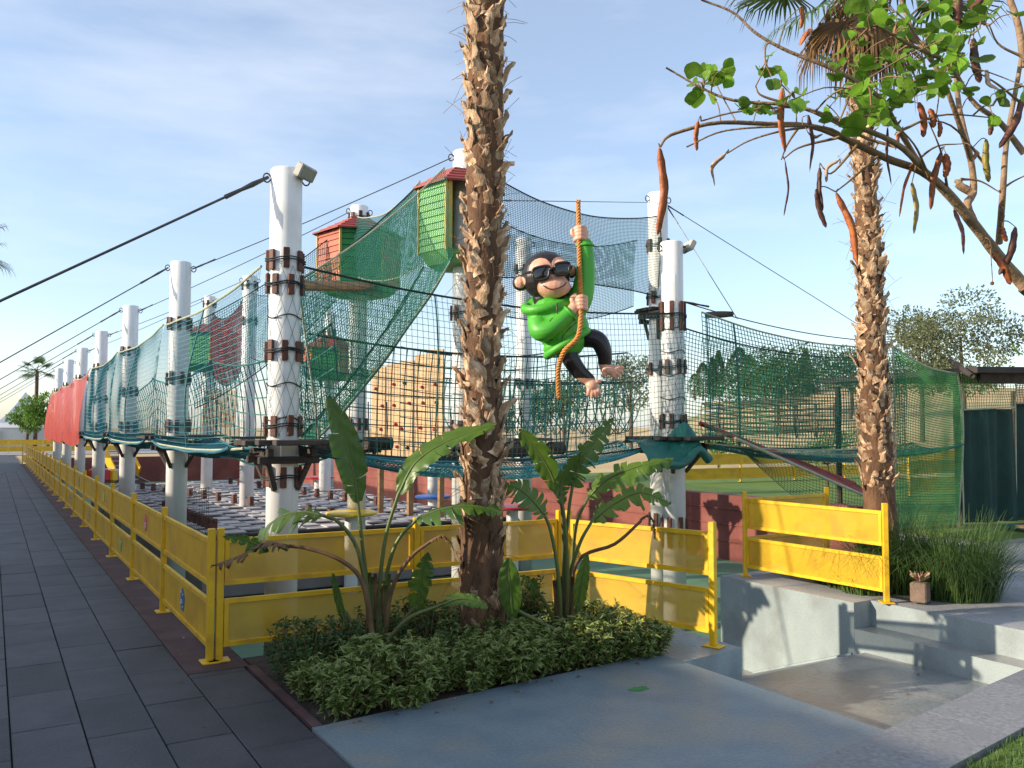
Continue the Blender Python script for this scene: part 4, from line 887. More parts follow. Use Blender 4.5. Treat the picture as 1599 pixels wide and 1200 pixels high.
# rope: three twisted strands
rp = thing('hanging_rope', 'thick orange twisted rope the monkey figure holds', 'rope', mk_pt(382, 1105))
ctr = smooth_path([mk_pt(492, 38, 0), mk_pt(492, 200, 26), mk_pt(493, 400, 58), mk_pt(496, 540, 80), mk_pt(495, 620, 90), mk_pt(492, 700, 128), mk_pt(474, 795, 138), mk_pt(405, 868, 118), mk_pt(380, 960, 40), mk_pt(382, 1105, 10)], 260)
T = np.gradient(ctr, axis=0); T /= np.linalg.norm(T, axis=1, keepdims=True); A_ = np.cross(T, np.array([_F[0], _F[1], 0])); A_ /= np.linalg.norm(A_, axis=1, keepdims=True); B_ = np.cross(T, A_)
ln = np.cumsum(np.r_[0, np.linalg.norm(np.diff(ctr, axis=0), axis=1)])
for q in range(3):
    a = ln/(54*MKS)*2*math.pi+q*2*math.pi/3
    MB().tube(ctr+(A_*np.cos(a)[:, None]+B_*np.sin(a)[:, None])*7.6*MKS, 6.4*MKS, 7).build('strand', M['mrope'], rp, smooth=True)

# ================================================================== PALMS
def boot_mesh(v, m):
    r = random.Random(v); mb = MB(); n = 6
    L = r.uniform(0.14, 0.24); w = r.uniform(0.085, 0.14)
    rows = []
    for i in range(n):
        f = i/(n-1); ww = w*(1-0.35*f) if f < 0.8 else w*0.55*(1.5-f)
        z = L*f; out = 0.01+0.065*f**1.6+r.uniform(-0.006, 0.006); tw = r.uniform(-0.02, 0.02)
        for j in range(5):
            s = (j-2)/2; cup = 0.022*(1-s*s)
            rows.append((out+cup*(1-0.4*f), s*ww/2*(1+0.1*r.uniform(-1, 1))+tw, z+(r.uniform(-0.035, 0.03) if i == n-1 else 0)))
    V = np.array(rows); back = V-np.array([0.014, 0, 0.002])
    VV = np.vstack([V, back]); k = n*5; F = []
    for i in range(n-1):
        for j in range(4):
            a = i*5+j; F.append([a, a+1, a+6, a+5]); F.append([k+a, k+a+5, k+a+6, k+a+1])
        a = i*5; F.append([a, a+5, k+a+5, k+a]); F.append([a+4, k+a+4, k+a+9, a+9])
    for j in range(4): a = (n-1)*5+j; F.append([a, a+1, k+a+1, k+a])
    mb.add(VV, F)
    return mb.mesh('leaf_base', m)
BOOT = [boot_mesh(i, M['boot']) for i in range(9)]; BOOT2 = [boot_mesh(20+i, M['boot2']) for i in range(5)]
def palm(label, axis, rads, zb0, rows, scale, old_below, ztop_vis, crown):
    axis = np.array(axis); t = thing('palm_tree', label, 'palm tree', axis[0], 'palm trees')
    N = 40; pth = smooth_path(axis, N); rr = np.interp(np.linspace(0, 1, N), np.linspace(0, 1, len(rads)), rads)
    k = 22; V, F = tube_np(pth[None], rr, k); V += rng.normal(size=V.shape)*0.008
    link(bpy.data.objects.new('trunk', to_mesh('trunk', V, [F], M['bark'], smooth=True)), t)
    zz = pth[:, 2]; cnt = 0; z = zb0; rowi = 0
    rest = []
    while z < zz[-1]-0.1:
        c = np.array([np.interp(z, zz, pth[:, 0]), np.interp(z, zz, pth[:, 1]), z]); r0 = np.interp(z, zz, rr)
        for q in range(rows):
            a = 2*math.pi*(q+0.5*(rowi % 2))/rows+random.uniform(-0.28, 0.28)
            old = z < old_below
            msh = random.choice(BOOT2 if old and random.random() < 0.9 else BOOT)
            s = scale*random.uniform(0.65, 1.18)
            W = Matrix.Translation((c[0]+(r0-0.02)*math.cos(a), c[1]+(r0-0.02)*math.sin(a), z+random.uniform(-0.06, 0.06))) @ Matrix.Rotation(a, 4, 'Z') @ Matrix.Rotation(random.uniform(-0.7, 0.7), 4, 'X') @ Matrix.Rotation(random.choice((random.uniform(-0.18, 0.05), random.uniform(-0.18, 0.05), random.uniform(-0.1, 0.26))) if not old else random.uniform(-0.1, 0.15), 4, 'Y') @ Matrix.Diagonal((s*(0.5 if old else 1), s, s, 1))
            facing = (math.cos(a)*_F[0]+math.sin(a)*_F[1]) < 0.35
            if cnt < 290 and facing and z < ztop_vis:
                link(bpy.data.objects.new('leaf_base', msh), t, W); cnt += 1
            else: rest.append((msh, W))
        z += 0.098*scale*(1.0 if z > old_below else 1.0); rowi += 1
    for mm_, meshes in (('boot', BOOT), ('boot2', BOOT2)):
        mb = MB(); 
        for msh, W in rest:
            if msh not in meshes: continue
            co = np.zeros(len(msh.vertices)*3); msh.vertices.foreach_get('co', co); Wn = np.array(W); co = co.reshape(-1, 3) @ Wn[:3, :3].T+Wn[:3, 3]
            fs = np.zeros(len(msh.loops), int); msh.loops.foreach_get('vertex_index', fs); mb.add(co, fs.reshape(-1, 4))
        if mb.n: tag(mb.build('leaf_bases', M[mm_], t), kind='stuff')
    # thin dry fibres sticking out
    n = 260; zf = rng.uniform(zb0, min(ztop_vis, zz[-1]-0.2), n); a = rng.random(n)*2*math.pi; r0 = np.interp(zf, zz, rr)+0.01
    c = np.stack([np.interp(zf, zz, pth[:, 0])+r0*np.cos(a), np.interp(zf, zz, pth[:, 1])+r0*np.sin(a), zf], 1)
    d = np.stack([np.cos(a), np.sin(a), rng.normal(size=n)*0.9], 1)+rng.normal(size=(n, 3))*0.4; L = rng.uniform(0.05, 0.15, n)[:, None]
    V, F = tube_np(np.stack([c, c+d*L*0.5, c+d*L+np.array([0, 0, -0.02])], 1), 0.0018, 3)
    tag(link(bpy.data.objects.new('fibre', to_mesh('fibre', V, [F], M['boot2'])), t), kind='stuff')
    # crown of fan leaves
    top = pth[-1]
    for (az, el, L, dead) in crown:
        lf = fan_leaf(top, az, el, L, dead); link(lf, t)
    return t
def fan_leaf(base, az, el, L, dead):
    hd = np.array([math.cos(az), math.sin(az), 0]); D = hd*math.cos(el)+np.array([0, 0, math.sin(el)]); S = np.array([-math.sin(az), math.cos(az), 0]); Nn = np.cross(D, S)
    mb = MB(); pl = L*0.8
    pet = smooth_path([base, base+D*pl*0.5+np.array([0, 0, 0.05]), base+D*pl+np.array([0, 0, -0.04*pl])], 8); mb.tube(pet, np.linspace(0.022, 0.012, 8), 5, a=0.5)
    h = pet[-1]; n = 34
    for i in range(n):
        a = (i/(n-1)-0.5)*R(230); dr = D*math.cos(a)+S*math.sin(a); dr = dr+Nn*0.12*abs(math.sin(a)); q = L*0.75*(0.75+0.25*math.cos(a))*random.uniform(0.9, 1.05)
        w = 0.018; sd = np.cross(dr, Nn); sd /= np.linalg.norm(sd); droop = random.uniform(0.35, 0.75)*(1.6 if dead else 1)
        P0 = h; P1 = h+dr*q*0.5; P2 = h+dr*q*0.8+np.array([0, 0, -0.10*droop]); P3 = h+dr*q*(0.85 if dead else 0.95)+np.array([0, 0, -0.42*droop])
        V = [P0-sd*w*0.3, P0+sd*w*0.3, P1-sd*w, P1+sd*w, P2-sd*w*0.7, P2+sd*w*0.7, P3]
        r_ = random.random(); mb.add(V, [[0, 1, 3, 2], [2, 3, 5, 4]], a=r_); k = mb.n-7; mb.addf([[k+4, k+5, k+6]])
    return bpy.data.objects.new('dead_leaf' if dead else 'leaf', mb.mesh('leaf', M['fandead'] if dead else M['fan']))
cr1 = [(random.uniform(0, 6.28), random.uniform(-0.3, 1.2), random.uniform(1.0, 1.3), False) for _ in range(18)]
pb = P(755, 1015, 6.42); pb[2] = -0.04
palm('left palm trunk rising from the planting bed through the middle of the picture', [pb, P(752, 860, 6.42), P(754, 600, 6.42), P(757, 300, 6.42), P(759, 0, 6.42), P(760, -330, 6.42)], [0.185, 0.155, 0.130, 0.128, 0.126, 0.12], 0.15, 6, 0.82, 1.02, 5.15, cr1)
vis = [(R(-118+a), e, L, dd) for a, e, L, dd in ((-62, -0.55, 0.95, False), (-80, -0.15, 1.0, False), (-40, -0.95, 0.75, True), (10, -1.0, 0.8, True), (55, -1.0, 0.75, True), (100, -0.9, 0.8, True), (-120, -0.9, 0.7, True), (150, -0.9, 0.7, True), (75, -0.25, 1.05, False), (0, 0.2, 1.1, False), (40, 0.5, 1.1, False), (-40, 0.6, 1.1, False), (120, 0.3, 1.1, False), (-140, 0.3, 1.1, False), (170, 0.6, 1.1, False), (95, 0.9, 1.1, False))]
pb2 = P(1375, 905, 9.35); pb2[2] = -0.05
palm('right palm tree with shaggy pale trunk inside the yellow fence, dry leaves below its crown', [pb2, P(1374, 800, 9.35), P(1364, 600, 9.35), P(1357, 400, 9.35), P(1346, 200, 9.35), P(1338, 60, 9.35), P(1334, -20, 9.35)], [0.23, 0.175, 0.140, 0.122, 0.098, 0.10, 0.12], 0.95, 7, 0.80, 1.0, 5.1, vis)
sk = MB()
for q in range(170):      # brown thatch hanging under the crown
    a = random.random()*6.28; b0 = P(1336, random.uniform(-10, 40), 9.35)+0.16*np.array([math.cos(a), math.sin(a), 0]); L = random.uniform(0.2, 0.5); o = np.array([math.cos(a), math.sin(a), 0])
    sk.tube([b0, b0+o*0.14+np.array([0, 0, -L*0.4]), b0+o*random.uniform(0.14, 0.30)+np.array([0, 0, -L])], np.array([0.009, 0.008, 0.002]), 3, a=random.random())
tag(sk.build('thatch', M['fandead'], bpy.data.objects['palm_tree.001']), kind='stuff')

# ================================================================== BANANA-LIKE PLANTS
def strel_leaf(plant, pet, blade, width, torn=0.0, m='strel', nhint=None, fold=0.35, pr=0.012, name='leaf'):
    pet = smooth_path(pet, 16); mid = smooth_path(blade, 30)
    nh = np.array(nhint if nhint is not None else -_F, float)
    T = np.gradient(mid, axis=0); T /= np.linalg.norm(T, axis=1, keepdims=True)
    S = np.cross(T, nh); S /= np.linalg.norm(S, axis=1, keepdims=True); N = np.cross(S, T)
    f = np.linspace(0, 1, 30); prof = np.clip(np.sin(np.pi*np.clip(f*0.93+0.05, 0, 1))**0.62, 0.02, 1)*(1-0.25*f); prof[-1] = 0.03
    mb = MB(); no = 5
    for sd in (-1, 1):
        i = 0; wob = random.uniform(0, 6)
        while i < 29:
            k = 29-i if torn == 0 else min(29-i, random.choice((1, 2, 2, 3, 4)) if torn > 0.5 else random.choice((3, 4, 6, 8)))
            dr = 0.0 if torn == 0 else random.uniform(0, 0.8)*torn; sh = random.uniform(-0.2, 0.35)*torn; ln = 1 if torn == 0 else random.uniform(0.72, 1.05)
            idx = np.arange(i, i+k+1); rows = []
            for q, ii in enumerate(idx):
                e = (q/k-0.5) if k else 0
                for j in range(no):
                    g_ = j/(no-1); w = prof[ii]*width*0.5*g_*ln
                    shrink = 1-0.55*torn*g_*g_
                    p = mid[ii]+S[ii]*sd*w*(1-0.25*fold*g_)+N[ii]*w*fold*(1-g_*0.5)
                    p = p+T[ii]*(w*(0.28+sh)*g_) - T[ii]*e*(1-shrink)*0.02*k
                    p = p-np.array([0, 0, 1.0])*dr*w*g_*1.1+N[ii]*0.010*math.sin(ii*1.3+wob+2*j)*g_
                    rows.append(p)
            o = np.arange(len(idx)-1)[:, None]*no+np.arange(no-1)[None]
            F = np.stack([o, o+no, o+no+1, o+1], -1).reshape(-1, 4)
            mb.add(rows, F if sd > 0 else F[:, ::-1]); i += k
    lf = mb.build(name, M[m], plant, smooth=True)
    MB().tube(np.vstack([pet, mid[1:]]), np.r_[np.linspace(pr*1.5, pr, 16), np.linspace(pr*0.9, 0.002, 29)], 7).build('stalk', M['stem'] if m == 'strel' else M['deadleaf'], lf, smooth=True)
    return lf
def pts(lst, d): return [P(x, y, d+(e[0] if e else 0)) for x, y, *e in lst]
pA = P(590, 1010, 6.1); sA = thing('strelitzia_plant', 'left large leaved plant with one tall upright paddle leaf and torn arching leaves', 'plant', (pA[0], pA[1], -0.03), 'large leaved plants')
dA = 6.1
strel_leaf(sA, pts([(588, 1000), (576, 930), (566, 850), (559, 785)], dA), pts([(559, 785), (552, 740), (535, 680), (513, 618)], dA), 0.27, 0.12, nhint=-_F+_R*0.35, fold=0.15)
strel_leaf(sA, pts([(594, 1000), (592, 930), (602, 840), (622, 772)], dA), pts([(622, 772), (650, 722, 0.05), (702, 688, 0.1), (776, 662, 0.15)], dA), 0.27, 0.35, nhint=-_F*0.7+np.array([0, 0, 0.7]), fold=0.25)
strel_leaf(sA, pts([(584, 1000), (572, 920), (556, 852), (528, 815), (505, 806)], dA-0.1), pts([(505, 806), (470, 800), (430, 812), (392, 856)], dA-0.2), 0.40, 0.9, nhint=np.array([0, 0, 1.0])-_F*0.25, fold=0.1)
strel_leaf(sA, pts([(582, 1000), (566, 910), (532, 875), (482, 857), (450, 853)], dA-0.25), pts([(450, 853), (415, 848), (375, 868), (330, 884)], dA-0.4), 0.26, 1.0, 'deadleaf', nhint=np.array([0, 0, 1.0]), fold=0.1, name='dried_leaf')
strel_leaf(sA, pts([(450, 858), (430, 850), (410, 845)], dA-0.3), pts([(420, 862), (400, 850), (378, 842), (348, 838)], dA-0.3), 0.13, 0.5, nhint=-_F, fold=0.2)
strel_leaf(sA, pts([(598, 1000), (600, 920), (618, 850), (650, 812)], dA+0.1), pts([(650, 812), (690, 795), (735, 790), (785, 800)], dA+0.05), 0.40, 0.85, nhint=np.array([0, 0, 1.0])-_F*0.3, fold=0.15)
strel_leaf(sA, pts([(600, 1000), (612, 920), (640, 872), (672, 846)], dA-0.1), pts([(672, 846), (690, 838), (705, 850), (712, 878)], dA-0.15), 0.10, 1.0, 'deadleaf', nhint=np.array([0, 0, 1.0]), fold=0.1, name='dried_leaf')
strel_leaf(sA, pts([(600, 1000), (630, 970), (650, 945)], dA+0.05), pts([(650, 960), (654, 930), (660, 895), (668, 862)], dA+0.05), 0.22, 0.5, nhint=-_F, fold=0.3)
strel_leaf(sA, pts([(575, 1000), (548, 970), (540, 955)], dA), pts([(545, 990), (532, 950), (525, 920), (520, 895)], dA), 0.07, 0.0, nhint=-_F, fold=0.3)
strel_leaf(sA, pts([(605, 1000), (640, 965), (690, 945)], dA-0.2), pts([(690, 945), (715, 936), (740, 938), (762, 950)], dA-0.25), 0.13, 0.2, nhint=-_F*0.8+np.array([0, 0, 0.5]), fold=0.2)
for k in range(9):
    x = 578+k*3.2; MB().tube(smooth_path([P(x, 1012, dA+random.uniform(-.08, .08)), P(x-3+k*0.6, 960, dA), P(x-5+k*1.2, 905+random.uniform(-15, 20), dA)], 8), np.linspace(0.024, 0.012, 8), 7).build('stalk', M['stem'] if k % 3 else M['deadleaf'], sA, smooth=True)
pB = P(882, 1000, 6.7); sB = thing('strelitzia_plant', 'right large leaved plant with a fan of sunlit split leaves before the yellow panel', 'plant', (pB[0], pB[1], -0.03), 'large leaved plants')
dB = 6.7
strel_leaf(sB, pts([(882, 990), (880, 900), (888, 800), (894, 760)], dB), pts([(894, 760), (905, 725), (928, 690), (958, 652)], dB), 0.25, 0.75, nhint=-_F+np.array([0, 0, 0.5]), fold=0.2)
strel_leaf(sB, pts([(876, 990), (872, 900), (860, 830), (848, 800)], dB-0.1), pts([(852, 806), (830, 780), (806, 762), (778, 758)], dB-0.2), 0.30, 0.55, nhint=-_F+np.array([0, 0, 0.7]), fold=0.2)
strel_leaf(sB, pts([(880, 990), (880, 880), (878, 800), (872, 770)], dB+0.1), pts([(872, 770), (858, 735), (836, 700), (811, 670)], dB+0.15), 0.24, 0.2, nhint=-_F-_R*0.3, fold=0.3)
strel_leaf(sB, pts([(886, 990), (888, 910), (905, 850), (924, 815)], dB), pts([(924, 815), (955, 790), (1000, 770), (1048, 788)], dB+0.1), 0.27, 0.7, nhint=-_F*0.8+np.array([0, 0, 0.8]), fold=0.15)
strel_leaf(sB, pts([(888, 990), (892, 900), (900, 820), (918, 778)], dB+0.15), pts([(918, 778), (950, 748), (1000, 728), (1052, 716)], dB+0.3), 0.26, 0.75, nhint=-_F*0.8+np.array([0, 0, 0.7]), fold=0.15)
strel_leaf(sB, pts([(884, 990), (886, 880), (880, 800), (872, 770)], dB-0.05), pts([(878, 790), (876, 760), (888, 730), (908, 706)], dB-0.05), 0.20, 0.45, nhint=-_F+_R*0.5, fold=0.3)
strel_leaf(sB, pts([(890, 990), (900, 960), (903, 940)], dB-0.1), pts([(902, 955), (906, 925), (911, 895), (917, 865)], dB-0.1), 0.13, 0.0, nhint=-_F, fold=0.3)
strel_leaf(sB, pts([(878, 990), (820, 960), (800, 950)], dB-0.4), pts([(800, 965), (798, 935), (795, 900), (793, 872)], dB-0.5), 0.20, 0.0, nhint=-_F, fold=0.3)
strel_leaf(sB, pts([(876, 990), (850, 940), (838, 920)], dB), pts([(838, 935), (832, 915), (824, 905), (812, 898)], dB), 0.13, 0.4, nhint=-_F, fold=0.3)
strel_leaf(sB, pts([(886, 990), (900, 880), (960, 850), (1000, 815)], dB+0.1), pts([(1000, 812), (1012, 806), (1020, 815), (1023, 842)], dB+0.1), 0.07, 1.0, 'deadleaf', nhint=np.array([0, 0, 1.0]), fold=0.1, name='dried_leaf')
for k in range(7):
    x = 868+k*4.0; MB().tube(smooth_path([P(x, 1000, dB+random.uniform(-.08, .08)), P(x+1, 950, dB), P(x-3+k, 890+random.uniform(-15, 20), dB)], 8), np.linspace(0.024, 0.012, 8), 7).build('stalk', M['stem'] if k % 3 else M['deadleaf'], sB, smooth=True)

# ================================================================== SHRUBS IN THE BED
def shrub_mesh(seed, n, r, h, L, W, m):
    g_ = np.random.default_rng(seed); ns = 26
    a = g_.random(ns)*6.28; rr = r*np.sqrt(g_.random(ns))*0.95; hh = h*(0.55+0.5*g_.random(ns))*(1-0.35*(rr/r)**2)
    tips = np.stack([rr*np.cos(a), rr*np.sin(a), hh], 1); per = n//ns; Cs, Ds = [], []
    for q in range(ns):
        f = g_.random(per)**0.65*0.95+0.05; base = tips[q]*np.array([0.6, 0.6, 0.0])
        c = base+(tips[q]-base)*f[:, None]; an = g_.random(per)*6.28
        d = np.stack([np.cos(an), np.sin(an), -0.2+1.1*g_.random(per)], 1); Cs.append(c); Ds.append(d)
    C = np.concatenate(Cs); D = np.concatenate(Ds)
    V, F, rn, ed = leaves_np(C, D, np.tile([0, 0, 1.0], (len(C), 1))+g_.normal(size=(len(C), 3))*0.55, L*(0.6+0.7*g_.random(len(C))), W*(0.6+0.6*g_.random(len(C))), 0.25, attr=g_.random(len(C)))
    fm = to_mesh('foliage', V, [F], M[m], attrs={'rnd': rn, 'edge': ed})
    Vt, Ft = tube_np(np.stack([tips*np.array([.35, .35, 0]), tips*np.array([.7, .7, .6]), tips], 1), np.array([0.006, 0.004, 0.002]), 4)
    return fm, to_mesh('stem', Vt, [Ft], M['twig'])
SH = [shrub_mesh(100+i, 1250, 0.29, 0.34, 0.066, 0.028, 'vari') for i in range(4)]
SD = [shrub_mesh(200+i, 900, 0.26, 0.42, 0.05, 0.020, 'shrub') for i in range(3)]
def shrub(u, v, s, kind, label, group):
    fm, stm = random.choice(SH if kind == 'v' else SD)
    W = Matrix.Translation((u, v, -0.03)) @ Matrix.Rotation(random.random()*6.28, 4, 'Z') @ Matrix.Diagonal((s, s, s*random.uniform(0.9, 1.15), 1))
    t = thing('shrub', label, 'shrub', (u, v, -0.03), group)
    link(bpy.data.objects.new('foliage', fm), t, W); link(bpy.data.objects.new('stem', stm), t, W)
ORD = ['first', 'second', 'third', 'fourth', 'fifth', 'sixth', 'seventh', 'eighth', 'ninth', 'tenth', 'eleventh', 'twelfth']; ROW = ['front', 'second', 'third', 'back']
for j in range(4):
    for i in range(9 if j < 3 else 8):
        u = 1.84+i*0.305+random.uniform(-0.04, 0.04); v = 5.05+j*0.34+random.uniform(-0.05, 0.05)+0.05*i/8
        if u > 4.42: continue
        dark = j == 3 or (j == 2 and i < 4)
        shrub(u, v, random.uniform(0.72, 1.12) if not dark else random.uniform(0.85, 1.2), 'd' if dark else 'v', (f'dark green leafy shrub in the planting bed, {ROW[j]} row, {ORD[i]} from the left' if dark else f'low cream edged leafy shrub in the planting bed, {ROW[j]} row, {ORD[i]} from the left'), 'dark shrubs in the bed' if dark else 'variegated shrubs in the bed')
def blades(n, c, r0, L, spread, w, droop, seed=1):
    g_ = np.random.default_rng(seed); a = g_.random(n)*6.28; rr = r0*np.sqrt(g_.random(n)); b = np.array(c)+np.stack([rr*np.cos(a), rr*np.sin(a), np.zeros(n)], 1)
    a2 = a+g_.normal(size=n)*0.5; sp = spread*(0.25+0.75*g_.random(n)); LL = L*(0.55+0.5*g_.random(n)); o = np.stack([np.cos(a2), np.sin(a2), np.zeros(n)], 1); sd = np.stack([-np.sin(a2), np.cos(a2), np.zeros(n)], 1)
    V = []; fr = np.array([0, 0.35, 0.65, 0.85, 1.0])
    for f in fr:
        p = b+o*(sp*LL)[:, None]*f**1.4+np.array([0, 0, 1.0])*(LL*(f-droop*f**2.6*sp))[:, None]; ww = w*(1-f**1.5)+0.0006
        V += [p-sd*ww, p+sd*ww]
    V = np.stack(V, 1); k = 10; oo = np.arange(n)[:, None]*k
    F = np.concatenate([oo+np.array([[2*q, 2*q+1, 2*q+3, 2*q+2]]) for q in range(4)])
    return V.reshape(-1, 3), F, np.repeat(g_.random(n), k)
for (px, py, lab) in ((702, 1062, 'small spiky grass tuft at the front edge of the bed'), (552, 1100, 'small spiky grass tuft near the left corner of the bed'), (948, 1010, 'small spiky grass tuft at the right side of the bed')):
    d = 2261/(py-668)*1.05; c = P(px, py, d); c[2] = 0.0
    V, F, rn = blades(60, c, 0.04, 0.28, 0.85, 0.0055, 0.75, int(px)); t = thing('grass_tuft', lab, 'grass tuft', c, 'small tufts in the bed')
    link(bpy.data.objects.new('blades', to_mesh('blades', V, [F], M['grass'], attrs={'rnd': rn})), t)
c = np.array([8.05, 5.15, -0.02])
og = thing('ornamental_grass', 'big clump of long dark green grass beside the right palm', 'grass clump', c)
for q in range(4):
    V, F, rn = blades(900, c+np.array([random.uniform(-.1, .6), random.uniform(-.15, .55), 0]), 0.30, 1.15, 0.85, 0.0034, 0.85, 50+q)
    link(bpy.data.objects.new('blades', to_mesh('blades', V, [F], M['grass'], attrs={'rnd': rn})), og)
og2 = thing('ornamental_grass', 'low green grass behind the gap of the right yellow fence', 'grass clump', (8.0, 6.3, 0))
for q in range(5):
    V, F, rn = blades(450, (7.75+0.1*q, 5.7+q*0.26, -0.02), 0.22, 0.42, 0.8, 0.005, 0.7, 70+q); link(bpy.data.objects.new('blades', to_mesh('blades', V, [F], M['grass'], attrs={'rnd': rn})), og2)
V, F, rn = blades(4200, (0, 0, 0), 1.0, 0.05, 0.6, 0.0025, 0.5, 91)
V = V.reshape(-1, 10, 3); V[..., :2] -= V[:, :1, :2]*1.0; g_ = np.random.default_rng(5)
off = np.stack([g_.uniform(3.9, 6.4, 4200), np.zeros(4200), np.full(4200, -0.02)], 1); off[:, 1] = 2.95+0.128*(off[:, 0]-3.36)-0.49-g_.random(4200)*0.7; V = V+off[:, None]
tag(link(bpy.data.objects.new('lawn_grass', to_mesh('lawn_grass', V.reshape(-1, 3), [F], M['grass'], attrs={'rnd': rn}))), 'short green lawn grass beyond the granite kerb', 'grass', kind='stuff')
pl = thing('stone_planter', 'small square stone planter at the foot of the right yellow fence', 'planter', (7.72, 5.08, 0))
MB().bbox((7.72, 5.06, 0.11), (0.15, 0.15, 0.19), 0.012, rz=0.3).build('planter_body', M['terra'], pl)
m = MB()
for q in range(40): a = random.random()*6.28; m.tube([(7.72, 5.06, 0.21), (7.72+0.09*math.cos(a), 5.06+0.09*math.sin(a), 0.26+random.uniform(0, 0.05))], 0.006, 3)
m.build('dry_stems', M['husk'], pl)

# ================================================================== ORCHID TREE (upper right)
ot = thing('orchid_tree', 'bare branched orchid tree with bright round leaves and hanging pods, upper right', 'tree', (2.95, 1.05, -0.02))
BRP = []
def br(lst, r0, r1, n=20, name='branch', m='branch'):
    q = smooth_path([P(x, y, d) for x, y, d in lst], n); MB().tube(q, r1+(r0-r1)*np.linspace(1, 0, n)**1.35*(1+0.06*np.sin(np.arange(n)*2.1)), 8).build(name, M[m], ot, smooth=True); BRP.append(q); return q
base = np.array([2.95, 1.05, -0.02]); tq = smooth_path([base, base+[0.05, 0.03, 0.8], P(1760, 600, 2.75), P(1599, 447, 2.75)], 20)
MB().tube(tq, np.linspace(0.065, 0.023, 20), 10).build('trunk', M['branch'], ot, smooth=True)
B1 = br([(1599, 447, 2.75), (1555, 395, 2.7), (1520, 350, 2.65), (1478, 300, 2.6), (1440, 268, 2.55), (1390, 250, 2.5), (1330, 222, 2.45), (1270, 198, 2.4), (1200, 194, 2.4), (1120, 192, 2.35), (1062, 206, 2.34), (1040, 216, 2.33), (1031, 230, 2.33)], 0.019, 0.0035, 40)
br([(1520, 350, 2.65), (1510, 320, 2.66), (1520, 300, 2.7), (1516, 250, 2.7), (1495, 150, 2.75), (1493, 40, 2.8), (1490, -40, 2.8)], 0.015, 0.006)
br([(1520, 302, 2.7), (1498, 290, 2.7), (1497, 282, 2.7)], 0.014, 0.012, 6)
br([(1516, 250, 2.7), (1505, 215, 2.6), (1470, 120, 2.5), (1430, 60, 2.5), (1400, -20, 2.5)], 0.010, 0.005)
br([(1478, 300, 2.6), (1440, 262, 2.5), (1405, 205, 2.4), (1370, 150, 2.3), (1300, 108, 2.25), (1230, 80, 2.25), (1180, 52, 2.25), (1145, 20, 2.25), (1095, 0, 2.25)], 0.010, 0.0028, 30)
br([(1440, 262, 2.5), (1395, 222, 2.3), (1300, 185, 2.2), (1235, 165, 2.2), (1150, 158, 2.2), (1100, 140, 2.2), (1040, 106, 2.2)], 0.009, 0.0025, 26)
br([(1560, 380, 2.7), (1566, 300, 2.6), (1572, 220, 2.6), (1590, 120, 2.6), (1599, 60, 2.6)], 0.011, 0.006)
br([(1599, 240, 2.4), (1560, 190, 2.4), (1520, 160, 2.4), (1480, 100, 2.4), (1420, 70, 2.35), (1370, 40, 2.3)], 0.009, 0.004)
br([(1599, 105, 2.6), (1590, 40, 2.6), (1570, -20, 2.6)], 0.011, 0.009)
br([(1330, 222, 2.45), (1290, 200, 2.35), (1220, 198, 2.3), (1130, 205, 2.3), (1072, 230, 2.3)], 0.005, 0.0022)
br([(1270, 198, 2.4), (1220, 205, 2.3), (1170, 220, 2.3), (1135, 240, 2.3)], 0.004, 0.002)
br([(1400, 230, 2.4), (1350, 215, 2.4), (1290, 185, 2.3), (1240, 168, 2.3), (1150, 175, 2.3), (1100, 188, 2.3), (1095, 190, 2.3)], 0.005, 0.002)
for (a, b_, c_) in (((1420, 262, 2.5), (1460, 230, 2.5), (1500, 225, 2.5)), ((1340, 225, 2.4), (1300, 270, 2.4), (1285, 262, 2.4)), ((1450, 275, 2.5), (1430, 230, 2.4), (1400, 195, 2.35)), ((1480, 300, 2.6), (1470, 240, 2.5), (1450, 190, 2.45)), ((1540, 260, 2.6), (1490, 200, 2.5), (1440, 185, 2.5)),
                    ((1599, 165, 2.5), (1555, 130, 2.5), (1520, 110, 2.5)), ((1500, 280, 2.6), (1530, 283, 2.6), (1560, 300, 2.6)), ((1310, 215, 2.4), (1250, 230, 2.4), (1224, 248, 2.4)), ((1370, 245, 2.45), (1330, 280, 2.4), (1305, 300, 2.4)), ((1560, 300, 2.6), (1580, 285, 2.6), (1610, 270, 2.6)),
                    ((1599, 90, 2.4), (1560, 70, 2.4), (1545, 40, 2.4)), ((1250, 195, 2.4), (1230, 225, 2.4), (1220, 250, 2.4)), ((1240, 165, 2.2), (1190, 150, 2.2), (1180, 135, 2.2)), ((1300, 185, 2.2), (1260, 170, 2.2), (1220, 132, 2.2)), ((1405, 205, 2.4), (1470, 180, 2.4), (1560, 185, 2.4))):
    br([a, b_, c_], 0.0045, 0.0018, 10, 'twig', 'twig')
